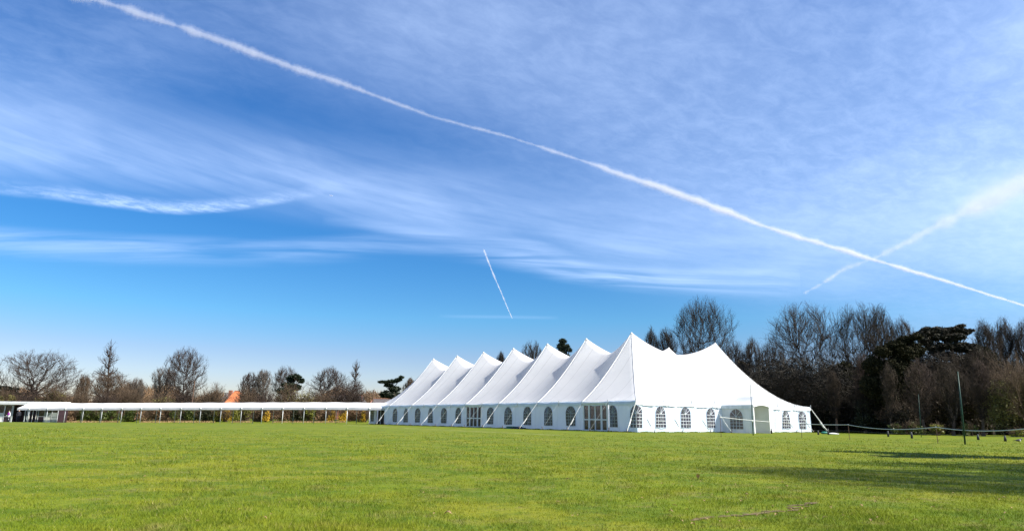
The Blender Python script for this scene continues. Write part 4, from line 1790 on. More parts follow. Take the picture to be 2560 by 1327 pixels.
# strip of dead grass at the hedge foot
vv, ff, tt = [], [], []
r = np.random.default_rng(5)
n = 5000
X = r.uniform(-82, -22, n)
Y = 103.6 + r.random(n) * 1.2 + .4 * np.sin(X * .7)
k = (np.sin(X * .35) + np.sin(X * .9 + 1) > -.6)
X, Y = X[k], Y[k]
n = len(X)
z = gz(X, Y)
h = r.uniform(.08, .34, n)
a = r.random(n) * 6.28
w = .035
V = np.stack([np.stack([X - w * np.cos(a), Y - w * np.sin(a), z], -1), np.stack([X + w * np.cos(a), Y + w * np.sin(a), z], -1), np.stack([X + r.normal(0, .08, n), Y + r.normal(0, .08, n), z + h], -1)], 1).reshape(-1, 3)
tag(part('dry_grass', V, np.arange(3 * n).reshape(-1, 3), M['deadleaf'], loc=(-50, 104, 0)), 'strip of pale dead grass at the foot of the hedge', 'dry grass', kind='stuff')

# ------------------------------------------------------------------ buildings behind
def hip_house(px0, px1, ytop, Y, name, label, roofmat, wallmat, hipx=.28, roofh=None, evepx=None, extra=None):
    k = Y / F_
    c = at((px0 + px1) / 2, ytop, Y)
    gzv = float(gz(c[0], Y))
    w = (px1 - px0) * k
    D_ = w * .8
    ev = c[2] - roofh
    o = thing(name, label, 'house', (c[0], Y + D_ / 2, gzv))
    x0, x1, y0, y1 = c[0] - w / 2, c[0] + w / 2, Y, Y + D_
    mb = MB()
    mb.box(((x0 + x1) / 2, (y0 + y1) / 2, (gzv + ev) / 2), (w * .92, D_ * .92, ev - gzv))
    mb.build('wall', wallmat, o)
    mb = MB()
    rx0, rx1, ym = x0 + w * hipx, x1 - w * hipx, (y0 + y1) / 2
    e = [(x0, y0, ev), (x1, y0, ev), (x1, y1, ev), (x0, y1, ev)]
    t = [(rx0, ym, c[2]), (rx1, ym, c[2])]
    for f in ((e[0], e[1], t[1], t[0]), (e[1], e[2], t[1]), (e[2], e[3], t[0], t[1]), (e[3], e[0], t[0]), (e[3], e[2], e[1], e[0])):
        mb.poly(f)
    rf = mb.build('roof', roofmat, o)
    mb = MB()
    for (a, b) in ((t[0], t[1]), (e[0], t[0]), (e[1], t[1])):
        mb.tube([np.array(a) + (0, 0, .04), np.array(b) + (0, 0, .04)], .07, 6)
    mb.build('ridge_tiles', M['brick'], rf)
    return o, (x0, x1, ev, c[2], ym)


ho, hb = hip_house(558, 612, 976, 150, 'house', 'house with a bright orange tiled roof rising above the walkway', M['tiles'], M['brick'], .38, 3.4)
mb = MB()
q = at(577, 979, 153)
mb.box((q[0], q[1], q[2] - .5), (.7, .7, 1.7))
mb.build('chimney', M['brick'], ho)
mb = MB()
q = at(560, 984, 160)
mb.poly([(q[0] - 3.2, 162, q[2] - 3.0), (q[0] + 3.4, 162, q[2] - 3.0), (q[0] + 3.2, 165, q[2] + .3), (q[0] - 1.6, 165, q[2] + .3)])
mb.box((q[0], 165.1, q[2] + .30), (5.4, .12, .18))
mb.build('rear_roof', M['slate'], ho)
hip_house(926, 978, 996, 135, 'outbuilding', 'low grey roofed building between the walkway and the marquee', M['slate'], M['wood'], .08, 1.0)
hip_house(800, 905, 986, 165, 'long_house', 'distant dull pinkish roof seen through branches behind the stout oak', M['slate'], M['brick'], .1, 2.4)
mb = MB()
q = at(41, 992, 140)
zb_ = float(gz(q[0], 140))
mb.box((q[0], q[1], (q[2] + zb_) / 2), (1.9, .9, q[2] - zb_))
mb.box((q[0], q[1], q[2] + .06), (2.1, 1.1, .12))
for dx_ in (-.5, .45):
    mb.tube([(q[0] + dx_, q[1], q[2] + .1), (q[0] + dx_, q[1], q[2] + .5)], [.16, .13], 8)
tag(mb.build('brick_chimney', M['brick'], loc=(q[0], q[1], zb_)), 'brick chimney stack showing above the pavilion roof', 'chimney')
for i, (px, yt, Y, rr, lb) in enumerate(((487, 951, 112, .13, 'weathered timber pole standing right of the tall open tree'), (934, 974, 112, .12, 'thin timber pole at the left end of the marquee'))):
    b = at(px, yt, Y)
    zb_ = float(gz(b[0], Y))
    mb = MB()
    mb.tube([(b[0], Y, zb_ - .1), (b[0], Y, b[2])], [rr, rr * .7], 8)
    tag(mb.build('timber_pole', M['wood'], loc=(b[0], Y, zb_)), lb, 'pole')
# church spire among the branches on the right
q = at(2010, 912, 320)
k = 320 / F_
sp = thing('church_spire', 'slim pale green church spire seen through the bare branches', 'spire', (q[0], 320, 0))
mb = MB()
n = 8
zt, zb_ = q[2], q[2] - 36 * k
ring = [(q[0] + 6.5 * k * math.cos(2 * math.pi * i / n + .39), 320 + 6.5 * k * math.sin(2 * math.pi * i / n + .39), zb_) for i in range(n)]
ring2 = [(q[0] + 9.5 * k * math.cos(2 * math.pi * i / n + .39), 320 + 9.5 * k * math.sin(2 * math.pi * i / n + .39), zb_ - 2.2) for i in range(n)]
for i in range(n):
    mb.poly([ring[i], ring[(i + 1) % n], (q[0], 320, zt)])
    mb.poly([ring2[i], ring2[(i + 1) % n], ring[(i + 1) % n], ring[i]])
mb.build('spire', M['copper'], sp)
mb = MB()
mb.box((q[0], 320, (zb_ - 2.2) / 2), (3.2, 3.2, zb_ - 2.2))
mb.build('tower', M['slate'], sp)

# ------------------------------------------------------------------ woods on the right
GW = 'bare trees of the wood behind the marquee'
kw = dict(bark='barkdark', twig='twigdark', group=GW)
bare_tree(1236, 1268, 879, 118, 'tall', 'small thin bare tree between the third and fourth marquee peaks', seed=101, **kw)
bare_tree(1300, 1366, 852, 112, 'round', 'compact rounded bare tree left of the dark conifer', seed=102, dens=1.05, **kw)
bare_tree(1604, 1652, 818, 102, 'tall', 'left one of two slim bare trees right of the highest marquee peak', seed=103, dens=.7, **kw)
bare_tree(1640, 1692, 820, 104, 'tall', 'right one of two slim bare trees beside the biggest bare tree', seed=104, dens=.8, **kw)
bare_tree(1672, 1834, 744, 98, 'tall', 'biggest bare tree rising behind the marquee ridge', seed=105, dens=1.3, base=1750, **kw)
bare_tree(1806, 1868, 852, 100, 'round', 'bare tree touching the right slope of the far marquee peak', seed=106, dens=.9, **kw)
bare_tree(1850, 1908, 843, 96, 'vase', 'upright feathery bare tree above the marquee right slope', seed=107, dens=.9, bark='barkdark', twig='twigmid', group=GW)
bare_tree(1895, 1965, 850, 94, 'vase', 'low fan shaped bare tree left of the large spreading one', seed=108, dens=.9, bark='barkdark', twig='twigmid', group=GW)
bare_tree(1912, 2092, 760, 86, 'tall', 'large spreading bare tree with black limbs against clear sky', seed=109, dens=1.3, base=2030, lean=-.05, bark='barkdark', twig='twigmid', group=GW)
bare_tree(2070, 2205, 760, 84, 'vase', 'tall many stemmed bare tree right of the large spreading one', seed=110, dens=1.4, base=2125, **kw)
bare_tree(2150, 2232, 765, 88, 'vase', 'dense twiggy bare tree overlapping the many stemmed one', seed=111, dens=1.3, **kw)
bare_tree(2210, 2292, 793, 90, 'tall', 'thin topped bare tree left of the flat pine', seed=112, dens=.9, bark='barkdark', twig='twigmid', group=GW)
bare_tree(2278, 2440, 832, 73, 'round', 'dense dark bare tree filling in under the flat pine', seed=128, dens=1.3, **kw)
bare_tree(2425, 2490, 800, 86, 'tall', 'left one of the three slim purple brown trees at the right edge', seed=113, dens=1.0, bark='barkdark', twig='twigmid', group=GW)
bare_tree(2475, 2535, 797, 88, 'tall', 'middle one of the three slim purple brown trees at the right edge', seed=114, dens=1.0, bark='barkdark', twig='twigmid', group=GW)
bare_tree(2515, 2600, 799, 86, 'tall', 'right one of the three slim purple brown trees at the right edge', seed=115, dens=1.0, bark='barkdark', twig='twigmid', group=GW)
bare_tree(2200, 2330, 850, 72, 'round', 'low brown bare tree in front of the dark evergreens', seed=116, dens=1.0, bark='barkdark', twig='twigdark', group=GW)
bare_tree(2290, 2440, 880, 66, 'oak', 'wide brown bare tree under the flat pine', seed=117, dens=1.0, bark='bark', twig='twigmid', group=GW)
bare_tree(2400, 2500, 870, 65, 'tall', 'russet bare tree right of the tall green mast', seed=118, dens=1.0, bark='bark', twig='twigmid', group=GW)
bare_tree(2040, 2130, 900, 82, 'round', 'ivy darkened bare tree low in the wood right of the spire', seed=119, dens=1.1, **kw)
bare_tree(1930, 2030, 925, 84, 'round', 'low dark bare tree in the wood left of the spire', seed=120, dens=1.1, **kw)

for i, (x0, x1, yt, Y, tp_, b_, lb) in enumerate((
        (2062, 2098, 925, 70, 'tall', 2085, 'thin pale stemmed sapling just right of the marquee end'),
        (2128, 2176, 880, 68, 'tall', 2156, 'slim pale sapling in front of the black shade'),
        (2196, 2240, 905, 62, 'vase', 2222, 'forked pale sapling before the dark evergreen mass'),
        (2256, 2330, 895, 60, 'tall', 2300, 'leaning orange barked sapling left of the brown thicket'),
        (2340, 2400, 905, 59, 'vase', 2372, 'many stemmed sapling left of the tallest green mast'),
        (2420, 2470, 895, 58, 'tall', 2446, 'slim upright sapling right of the tallest green mast'))):
    bare_tree(x0, x1, yt, Y, tp_, lb, seed=160 + i, base=b_, bark='barkwarm', twig='twig' if i % 2 else 'twigmid', dens=.45, group='saplings at the edge of the wood', name='sapling')

r = random.Random(4)


def blobs(n, x0, x1, y0, y1, wmin, wmax, asp=.6):
    return [(r.uniform(x0, x1), r.uniform(y0, y1), r.uniform(wmin, wmax), r.uniform(wmin, wmax) * asp) for _ in range(n)]


# spiky dark conifer behind the marquee
cb = []
for i in range(46):
    t = r.random()
    y = 850 + 62 * t
    hw = 4 + 26 * t
    x = 1408 + 6 * t + r.uniform(-1, 1) * hw
    cb.append((x, y, r.uniform(3, 7), r.uniform(2, 3.4)))
evergreen(1385, 1442, 848, 108, 'dark spiky evergreen conifer between two marquee peaks', cb, seed=121, n=9000, size=.34, base=1412, shell=.1, slim=.16)
evergreen(1835, 1882, 898, 92, 'dark ivy covered rounded tree behind the marquee right slope', [(1858, 925, 19, 24), (1845, 935, 14, 16), (1870, 945, 14, 20), (1880, 965, 14, 18)], mat='woodbrown', seed=122, n=11000, size=.13)
evergreen(2175, 2300, 832, 65, 'tall dark evergreen mass at the middle of the wood', [(2265, 850, 22, 12), (2285, 842, 16, 9), (2235, 865, 26, 14), (2205, 880, 22, 16), (2255, 885, 32, 20), (2290, 875, 26, 20), (2190, 915, 26, 26), (2230, 925, 34, 30), (2275, 930, 34, 30), (2185, 965, 28, 30), (2225, 980, 36, 36), (2270, 985, 36, 36)], mat='ivydark', seed=123, n=60000, size=.085, base=2240)
evergreen(2290, 2436, 814, 68, 'flat topped dark pine standing above the brown trees', [(2322, 832, 28, 8), (2345, 824, 20, 7), (2368, 826, 20, 8), (2392, 824, 22, 8), (2412, 830, 18, 7), (2428, 826, 8, 4), (2300, 838, 10, 5), (2340, 842, 26, 8), (2385, 842, 26, 9), (2360, 866, 22, 9), (2400, 868, 24, 12), (2425, 875, 22, 12), (2380, 890, 20, 9), (2410, 900, 26, 13), (2345, 880, 18, 8), (2315, 856, 16, 8), (2330, 868, 14, 7), (2375, 850, 16, 6), (2305, 850, 12, 7), (2350, 832, 14, 9), (2318, 822, 10, 5), (2400, 815, 9, 4)], mat='pineneedle', seed=124, n=42000, size=.17, base=2388, flat=.7, slim=.2)
evergreen(2430, 2500, 870, 70, 'dark green pine shoulder right of the flat pine', [(2438, 866, 16, 8), (2456, 876, 16, 9), (2474, 890, 16, 10), (2445, 890, 20, 12), (2470, 912, 24, 16), (2440, 925, 26, 20)], mat='ivydark', seed=125, n=26000, size=.085)
evergreen(2085, 2180, 890, 76, 'ivy clad dark tree standing deepest in the shade', blobs(14, 2095, 2170, 905, 1010, 14, 26, .9), mat='ivydark', seed=126, n=34000, size=.085)
evergreen(2060, 2120, 905, 84, 'dark holly filling the gap below the many stemmed tree', blobs(10, 2070, 2115, 920, 1010, 12, 20, .9), mat='woodbrown', seed=127, n=14000, size=.12)
# sunlit bush at the right edge and the brown thickets
shrub(2458, 2610, 905, 57, 'olive', 'large pale olive bush at the right edge of the wood', n=15000, size=.07, seed=131, stems=70, depth=4, twn=1.6, lump=12, twig='twigwarm', group='thickets at the edge of the wood')
thk = [(2120, 2230, 960, 68, 'ivy', 'black green thicket behind the rope fence left of the white blossom', 16000, 132),
       (2210, 2300, 1000, 63, 'woodbrown', 'dark brown thicket left of the leaning green pole', 8000, 133),
       (2280, 2380, 935, 64, 'woodbrown', 'rust brown thicket left of the tall green mast', 2600, 134),
       (2360, 2470, 930, 63, 'woodbrown', 'rust brown thicket right of the tall green mast', 2600, 135),
       (2020, 2130, 960, 74, 'ivy', 'dark thicket just right of the marquee corner', 15000, 136),
       (1930, 2040, 955, 78, 'woodbrown', 'dark thicket rising behind the marquee right corner', 12000, 137),
       (1860, 1950, 950, 84, 'woodbrown', 'dark thicket behind the lower right slope of the roof', 12000, 138)]
for (x0, x1, yt, Y, mt, lb, n, sd_) in thk:
    shrub(x0, x1, yt, Y, mt, lb, n=n, size=.085, seed=sd_, stems=60, depth=4.5, twn=1.3, lump=14, twig='twigdark' if mt == 'ivy' else 'twigmid', group='thickets at the edge of the wood', fill=.15)
low = [(2225, 2262, 1052, 60, 'laurel', 'low bush with pale tips beside the black stake', 141), (2262, 2306, 1046, 59.5, 'laurel', 'low bush dotted with white blossom at the wood edge', 142), (2316, 2362, 1054, 58, 'laurelbright', 'yellow green low bush left of the tall green mast', 143), (2400, 2442, 1052, 57, 'laurel', 'green low bush just right of the tall green mast', 144), (2520, 2560, 1068, 55.5, 'laurelbright', 'low yellow green plants at the right edge', 145)]
for (x0, x1, yt, Y, mt, lb, sd_) in low:
    shrub(x0, x1, yt, Y, mt, lb, n=900, size=.07, seed=sd_, stems=16, depth=1.0, group='low bushes at the edge of the wood', name='low_bush', lump=6, fill=.2)

# deep dark wood behind: uncountable trunks and undergrowth as one mass
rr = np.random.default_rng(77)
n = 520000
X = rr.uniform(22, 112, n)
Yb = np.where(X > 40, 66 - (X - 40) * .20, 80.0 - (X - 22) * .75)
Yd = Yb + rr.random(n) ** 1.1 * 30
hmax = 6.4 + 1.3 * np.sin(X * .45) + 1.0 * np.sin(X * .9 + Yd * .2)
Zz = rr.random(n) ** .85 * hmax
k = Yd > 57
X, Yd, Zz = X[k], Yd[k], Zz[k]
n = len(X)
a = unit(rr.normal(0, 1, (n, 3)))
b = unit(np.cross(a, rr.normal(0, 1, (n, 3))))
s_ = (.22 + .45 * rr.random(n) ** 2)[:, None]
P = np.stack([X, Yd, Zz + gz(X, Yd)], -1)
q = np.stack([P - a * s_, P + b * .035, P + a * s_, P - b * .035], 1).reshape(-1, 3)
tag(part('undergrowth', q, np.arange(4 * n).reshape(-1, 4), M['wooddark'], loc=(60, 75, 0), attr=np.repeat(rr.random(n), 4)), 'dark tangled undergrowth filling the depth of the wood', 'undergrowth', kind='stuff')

# distant belt of trees closing the horizon
rr = np.random.default_rng(78)
n = 260000
ang = rr.uniform(-1.0, .95, n)
dist = rr.uniform(175, 215, n)
X, Y = np.sin(ang) * dist, np.cos(ang) * dist
hm = 5.6 + 1.4 * np.sin(ang * 23) + 1.1 * np.sin(ang * 51 + 2) + .8 * np.sin(ang * 117)
Zz = rr.random(n) * hm + .4
a = unit(rr.normal(0, 1, (n, 3)))
b = unit(np.cross(a, rr.normal(0, 1, (n, 3))))
a[:, 2] += .6
s_ = (.4 + .6 * rr.random(n))[:, None]
P = np.stack([X, Y, Zz + gz(X, Y)], -1)
q = np.stack([P - a * s_, P + b * .07, P + a * s_, P - b * .07], 1).reshape(-1, 3)
tag(part('tree_belt', q, np.arange(4 * n).reshape(-1, 4), M['russet'], loc=(0, 190, 0), attr=np.repeat(rr.random(n), 4)), 'distant brown belt of leafless woodland along the horizon', 'woodland', kind='stuff')

# trees just outside the right of the picture whose shadows streak the grass
bare_tree(0, 0, 0, 0, 'tall', 'bare tree standing right of the field nearest the viewer', seed=151, group='trees beside the field casting the shadows', pos=(15.4, 6.6), dim=(11.5, 6.5), tw=3.2)
bare_tree(0, 0, 0, 0, 'oak', 'spreading bare tree right of the field, farther one', seed=152, group='trees beside the field casting the shadows', pos=(18.6, 9.6), dim=(10.5, 7.0), tw=3.2)
mb = None
sh = thing('evergreen_tree', 'dense evergreen right of the field casting the darkest shadow', 'tree', (18.6, 14.6, 0), 'trees beside the field casting the shadows')
mb = MB()
mb.tube([(18.6, 14.6, -.1), (18.5, 14.6, 4), (18.7, 14.6, 9)], [.3, .22, .08], 8)
mb.build('trunk', M['barkdark'], sh, True)
r2_ = np.random.default_rng(9)
leaf_part('crown', r2_, [(18.6 + r2_.normal(0, .9), 14.6 + r2_.normal(0, .6), 3.4 + 5.0 * r2_.random()) for _ in range(12)], [(1.3, .6, .7)] * 12, 6500, .14, 'evergreen', sh, shell=.2)

# ------------------------------------------------------------------ rope fence, masts, stakes, bird
def gp(px, py):
    d = ray(px, py)
    q = EYE + d * (-HC / d[2])
    return np.array([q[0], q[1], float(gz(q[0], q[1]))])


def mast(bx_, by_, tx, ty, rad, label, name='green_pole', mat='polegreen', cat='pole', group=None):
    b = gp(bx_, by_)
    t = at(tx, ty, b[1])
    t[0] = b[0] + (t[0] - b[0])
    o = thing(name, label, cat, b, group)
    mb = MB()
    mb.tube([b + np.array([0, 0, -.1]), (b + t) / 2 + np.array([.01, 0, 0]), t], [rad, rad * .8, rad * .55], 8)
    mb.build('shaft', M[mat], o, True)
    return o, b, t


o1, b1_, t1_ = mast(1883, 1088, 1875, 955, .034, 'tall thin dark green pole in front of the marquee entrance')
mb = MB()
mb.ball(b1_ + (t1_ - b1_) * .27, .07, 8, 6)
mb.build('rope_ring', M['whitemetal'], o1, True)
o2, b2_, t2_ = mast(2413, 1112, 2394, 928, .036, 'tallest dark green mast before the brown thicket at right')
mb = MB()
for off in (.05, -.05):
    mb.tube([b2_ + np.array([off, .0, .3]), t2_ + np.array([off * .4, 0, -.02])], .008, 4)
mb.build('net_cord', M['polegreen'], o2)
mast(2303, 1092, 2296, 985, .024, 'slanting dark green pole half hidden in the wood left of the tallest mast')

# thin fence posts with rope
fp = [(1803, 1092, 1042), (2005, 1094, 1058), (2124, 1098, 1061), (2345, 1108, 1067), (2600, 1122, 1068)]
fpl = ['thin rope fence post in front of the porch', 'thin rope fence post before the last marquee windows', 'thin rope fence post right of the marquee guy ropes', 'thin rope fence post left of the tallest green mast', 'thin rope fence post beyond the right edge']
tops = []
for i, (px, yb, yt) in enumerate(fp):
    b = gp(px, yb)
    t = at(px - 1, yt, b[1])
    t[0] = b[0]
    o = thing('fence_post', fpl[i], 'post', b, 'rope fence posts')
    mb = MB()
    mb.tube([b + np.array([0, 0, -.05]), t], .014, 6)
    mb.build('rod', M['wood'], o)
    mb = MB()
    mb.tube([t + np.array([0, 0, -.02]), t + np.array([.0, 0, .03])], .022, 8)
    mb.build('rope_hook', M['whitemetal'], o)
    tops.append(t)
fence_r = thing('fence_rope', 'white rope sagging between the thin posts right of the marquee', 'rope', (tops[2][0], tops[2][1], 0))


def sagline(a, b, sag, r, name, mat, n=22):
    mb = MB()
    mb.tube([a + (b - a) * i / n + np.array([0, 0, -4 * sag * (i / n) * (1 - i / n)]) for i in range(n + 1)], r, 5)
    mb.build(name, mat, fence_r)


for i in range(len(tops) - 1):
    a, b = tops[i], tops[i + 1]
    sagline(a, b, [.05, .03, .17, .15][i], .016, 'rope_span', M['rope'])
for i in range(1, len(tops) - 1):
    a, b = tops[i].copy(), tops[i + 1].copy()
    a[2] -= .32
    b[2] -= .32
    sagline(a, b, .04, .006, 'lower_wire', M['wire'])

stk = [(1929, 1083, 13, 'short black and grey stake at the foot of the marquee front wall'), (2046, 1086, 11, 'short black stake among the marquee corner guy ropes'), (2071, 1086, 16, 'short black stake beside the turquoise bag'), (2221, 1091, 15, 'short black stake left of the low white blossomed bush'), (2280, 1095, 17, 'short black stake right of the low white blossomed bush'), (2446, 1099, 15, 'short black stake right of the tallest green mast'), (2514, 1103, 15, 'short black stake left of the bird')]
proto = None
for (px, py, hpx, lb) in stk:
    b = gp(px, py)
    h = hpx * b[1] / F_
    if proto is None:
        proto = thing('short_stake', lb, 'stake', (0, 0, 0), 'short black stakes on the grass')
        mb = MB()
        mb.tube([(0, 0, -.03), (0, 0, .55), (0, 0, .6)], [.5, .5, .42], 10)
        mb.build('sleeve', M['blackp'], proto, True)
        mb = MB()
        mb.tube([(0, 0, .55), (0, 0, .95), (0, 0, 1.0)], [.34, .34, .2], 10)
        mb.build('top', M['wire'], proto, True)
        o = proto
    else:
        o = copy_tree(proto)
        o['label'] = lb
    o.location = tuple(b)
    o.scale = (.14, .14, h * .9)
# turquoise bag and white sack near the guy ropes
b = gp(2062, 1084)
mb = MB()
mb.ball(b + np.array([0, 0, .09]), .28, 12, 7, (1.3, .7, .42))
tag(mb.build('bag', M['greencloth'], None, True, loc=tuple(b)), 'turquoise bag on the grass by the marquee corner guy ropes', 'bag')
b = gp(2082, 1085)
mb = MB()
mb.ball(b + np.array([0, 0, .05]), .30, 12, 7, (1.3, .7, .26))
mb.ball(b + np.array([.25, 0, .04]), .2, 10, 6, (1.5, .7, .22))
tag(mb.build('sack', M['whitecloth'], None, True, loc=tuple(b)), 'flat white sack on the grass right of the turquoise bag', 'sack')
# magpie-like bird
b = gp(2548, 1106)
bd = thing('bird', 'black and white bird walking on the grass near the right edge', 'bird', b)
mb = MB()
prof_ = [(-.30, .10, .008), (-.18, .12, .018), (-.08, .125, .05), (.0, .13, .062), (.07, .15, .05), (.11, .185, .032), (.14, .205, .034), (.17, .205, .02), (.21, .195, .004)]
mb.tube([b + np.array([x, 0, z]) for x, z, _ in prof_], [q[2] for q in prof_], 10)
mb.build('body', M['feather'], bd, True)
mb = MB()
mb.ball(b + np.array([.03, -.02, .115]), .05, 10, 7, (1.2, .9, .7))
mb.build('belly', M['whitecloth'], bd, True)
mb = MB()
for x in (.0, .03):
    mb.tube([b + np.array([x, .015 * (1 if x else -1), .0]), b + np.array([x, 0, .09])], .005, 4)
mb.build('legs', M['feather'], bd)

# white object on a rope by the marquee wall, as lamp
r = np.random.default_rng(6)
n = 16000
u = np.where(r.random(n) < .6, r.random(n) * 16, -r.random(n) * 8.1)
pos_ = u >= 0
off = r.random(n) ** 2 * .28 - .02
bx_ = np.where(pos_, C0[0] + DL[0] * BB * u + NL[0] * off, C0[0] + DF[0] * BB * -u + NF[0] * off)
by_ = np.where(pos_, C0[1] + DL[1] * BB * u + NL[1] * off, C0[1] + DF[1] * BB * -u + NF[1] * off)
h = r.uniform(.03, .12, n) * (.6 + .5 * np.sin(u * 5.1) ** 2)
a = r.random(n) * 6.28
z = gz(bx_, by_)
w = .014
V = np.stack([np.stack([bx_ - w * np.cos(a), by_ - w * np.sin(a), z], -1), np.stack([bx_ + w * np.cos(a), by_ + w * np.sin(a), z], -1), np.stack([bx_ + r.normal(0, .03, n), by_ + r.normal(0, .03, n), z + h], -1)], 1).reshape(-1, 3)
tag(part('long_grass', V, np.arange(3 * n).reshape(-1, 3), M['blades'], attr=np.repeat(r.random(n), 3)), 'uncut grass along the foot of the marquee walls', 'grass', kind='stuff')

# ------------------------------------------------------------------ fallen leaves
def leafmesh(sd_):
    r = random.Random(sd_)
    vv, ff = [], []
    n = 14
    for i in range(n + 1):
        t = i / n
        w = .5 * math.sin(math.pi * t ** .8) * (1 + .28 * math.sin(t * 22))
        z = .22 * math.sin(math.pi * t) + .05 * r.random()
        vv += [(t - .5, -w * .5, z + .18 * w), (t - .5, 0, z), (t - .5, w * .5, z + .26 * w)]
    for i in range(n):
        for k in (0, 1):
            a = 3 * i + k
            ff.append([a, a + 1, a + 4, a + 3])
    return newmesh('leaf', vv, ff, M['deadleaf'], True)


lm = [leafmesh(i) for i in range(4)]
lf = [(1120, 1293, .085, 'largest curled pale leaf lying alone near the bottom centre'), (1745, 1200, .11, 'pale upright curled leaf on the grass in front of the marquee'), (1419, 1206, .075, 'small tan leaf left of the pale upright curled leaf')]
r = random.Random(12)
for i in range(70):
    lf.append((r.uniform(1650, 2550), 1150 + 170 * r.random() ** .7, r.uniform(.025, .055), None))
for i in range(26):
    lf.append((r.uniform(30, 1650), 1120 + 200 * r.random() ** .7, r.uniform(.02, .045), None))
for i, (px, py, s_, lb) in enumerate(lf):
    b = gp(px, py)
    o = bpy.data.objects.new('fallen_leaf', lm[i % 4])
    COL.objects.link(o)
    o.location = (b[0], b[1], b[2] + .022)
    o.scale = (s_, s_ * .8, s_)
    o.rotation_euler = (r.uniform(-.3, .3), r.uniform(-.25, .25) - (1.0 if i == 1 else 0), r.uniform(0, 6.28))
    if px > 1650:
        side = 'around the bare earth strip' if px < 2050 and py > 1235 else 'inside the tree shadow at right' if py < 1235 else 'in the sunny bottom right corner'
    else:
        side = 'on the left half of the field' if px < 900 else 'left of the bare earth strip'
    tag(o, lb or ('small dry brown leaf in the grass ' + side), 'leaf', 'fallen leaves on the grass' if lb is None else None)

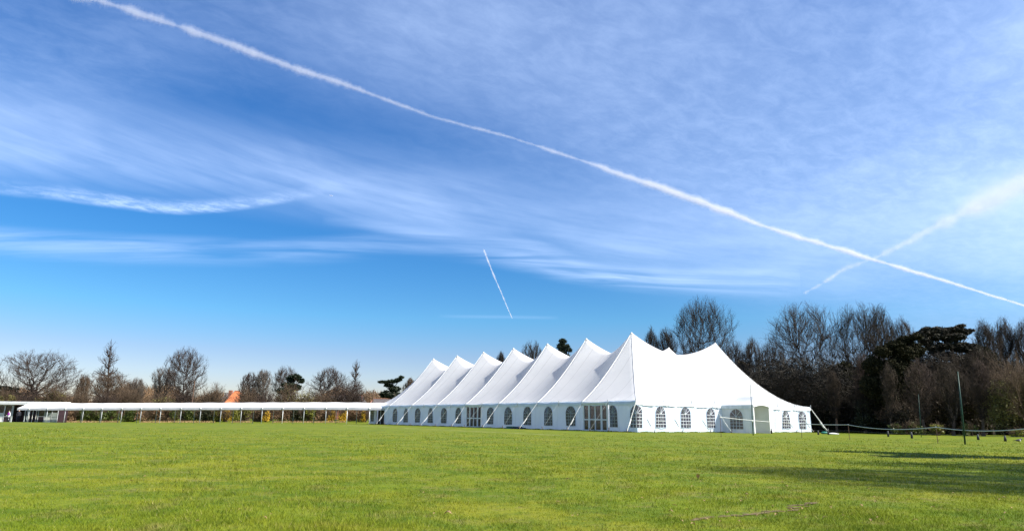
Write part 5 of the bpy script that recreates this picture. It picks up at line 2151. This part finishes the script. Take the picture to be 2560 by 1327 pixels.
# ------------------------------------------------------------------ contrails: cloud volumes at flight height
def contrail(name, label, pts, wpx, alt, dens, sd_, ragged=.35):
    """pts photo positions, placed where their sight lines reach the height alt; wpx width there in photo pixels"""
    r = np.random.default_rng(sd_)
    P, R_ = [], []
    for (px, py), w in zip(pts, wpx):
        d = ray(px, py)
        q = EYE + d * ((alt - HC) / d[2])
        P.append(q)
        R_.append(w / 2 * np.linalg.norm(q) / F_)
    P, R_ = np.array(P), np.array(R_)
    n = 700
    ctrl = np.arange(len(P))
    # dense sampling even in the picture direction
    t = np.linspace(0, len(P) - 1, n)
    C = np.stack([np.interp(t, ctrl, P[:, k]) for k in range(3)], -1)
    rad = np.interp(t, ctrl, R_)

    def sm(x, k):
        return np.convolve(np.pad(x, k, mode='edge'), np.ones(2 * k + 1) / (2 * k + 1), 'valid')
    nz = sm(r.normal(0, 1, n), 2) * 1.3 + sm(r.normal(0, 1, n), 7) * 2.6 + sm(r.normal(0, 1, n), 20) * 6.0
    gapn = sm(r.normal(0, 1, n), 12)
    rad = rad * np.clip(1 + ragged * .36 * nz + .8 * np.clip(gapn, -.4, .3), .35, 1.8)
    rad *= np.clip(np.minimum(np.arange(n) + 2, 400) / 10, 0, 1)
    rad *= np.clip((n - np.arange(n) + 1) / 10, .2, 1)
    tan = unit(np.gradient(C, axis=0))
    a = unit(np.cross(tan, np.array([0, 0, 1.0])))
    b = np.cross(tan, a)
    off = sm(r.normal(0, 1, n), 4) * rad * ragged * .9
    off2 = sm(r.normal(0, 1, n), 4) * rad * ragged * .6
    C = C + a * off[:, None] + b * off2[:, None]
    k = 14
    th = np.arange(k) * 2 * math.pi / k
    idx = np.arange(n * k).reshape(n, k)
    nx_ = np.roll(idx, -1, 1)
    F = np.stack([idx[:-1], nx_[:-1], nx_[1:], idx[1:]], -1).reshape(-1, 4)
    fc = [F, np.array([idx[0][::-1]]), np.array([idx[-1]])]
    o = thing(name, label, 'contrail', C[n // 2])
    for li, (fr, dn) in enumerate(((.48, .5), (.72, .33), (1.0, .2), (1.35, .10))):
        j = 1 + ragged * (.5 + .12 * li) * r.normal(0, .5, (n, k))
        j = np.clip(j, .35, 1.7)
        dr = (sm(r.normal(0, 1, n), 6) * rad * ragged * .8)[:, None, None] * a[:, None, :]
        V = C[:, None, :] + dr + (rad[:, None] * j * fr)[:, :, None] * (np.cos(th)[None, :, None] * a[:, None, :] + np.sin(th)[None, :, None] * b[:, None, :] * .8)
        m = bpy.data.materials.new('vapour')
        m.use_nodes = True
        nt = m.node_tree
        nt.nodes.clear()
        gg = G(nt)
        vol = gg.n('ShaderNodeVolumeScatter')
        vol.inputs['Color'].default_value = (1, 1, 1, 1)
        vol.inputs['Density'].default_value = dens * dn
        vol.inputs['Anisotropy'].default_value = 0.0
        out = gg.n('ShaderNodeOutputMaterial')
        gg.link(vol.outputs[0], out.inputs['Volume'])
        part('core' if li == 0 else 'veil', V.reshape(-1, 3), fc, m, o, False)
    return o


contrail('contrail', 'longest white vapour trail crossing the sky from top left to right edge',
         [(150, -30), (330, 28), (520, 92), (720, 165), (900, 225), (1080, 292), (1280, 345), (1450, 400), (1600, 452), (1760, 508), (1900, 562), (2080, 618), (2250, 668), (2420, 720), (2620, 782)],
         [30, 29, 24, 19, 15, 12.5, 11.5, 13, 15, 17, 14.5, 11.5, 9, 7, 6], 9000, .0027, 1, .36)
contrail('contrail', 'wide hazy vapour trail rising from the wood toward the right edge',
         [(2008, 734), (2060, 706), (2110, 672), (2180, 648), (2260, 610), (2350, 562), (2450, 510), (2640, 420)],
         [8, 10, 13, 12, 20, 32, 42, 58], 9500, .00055, 2, .4)
contrail('contrail', 'short thin vapour trail dropping steeply above the marquee peaks',
         [(1209, 622), (1220, 652), (1236, 692), (1256, 738), (1270, 772), (1281, 797)],
         [4, 4, 3.6, 3.0, 2.4, 1.8], 9000, .0040, 3, .15)

# tiny aircraft high in the sky
q = ray(828, 489)
q = EYE + q * (3600 / q[2])
pl = thing('aeroplane', 'tiny white aeroplane high in the sky left of centre', 'aeroplane', q)
mb = MB()
d_ = np.array([.85, .5, .05])
d_ /= np.linalg.norm(d_)
sdv = np.cross(d_, (0, 0, 1.0))
Lp = 30.0
mb.tube([q - d_ * Lp, q - d_ * Lp * .8, q, q + d_ * Lp * .85, q + d_ * Lp], [.5, 1.8, 2.6, 2.4, .4], 10)
mb.build('fuselage', M['whitemetal'], pl, True)
for sgn in (-1, 1):
    mb = MB()
    mb.tube([q + d_ * 4, q - d_ * 6 + sdv * sgn * 28], [2.6, .7], 6)
    mb.build('wing', M['whitemetal'], pl, True)
mb = MB()
mb.tube([q - d_ * 26, q - d_ * 31 + np.array([0, 0, 9.0])], [1.4, .6], 6)
for sgn in (-1, 1):
    mb.tube([q - d_ * 27, q - d_ * 31 + sdv * sgn * 10], [1.2, .4], 6)
mb.build('tail', M['whitemetal'], pl, True)
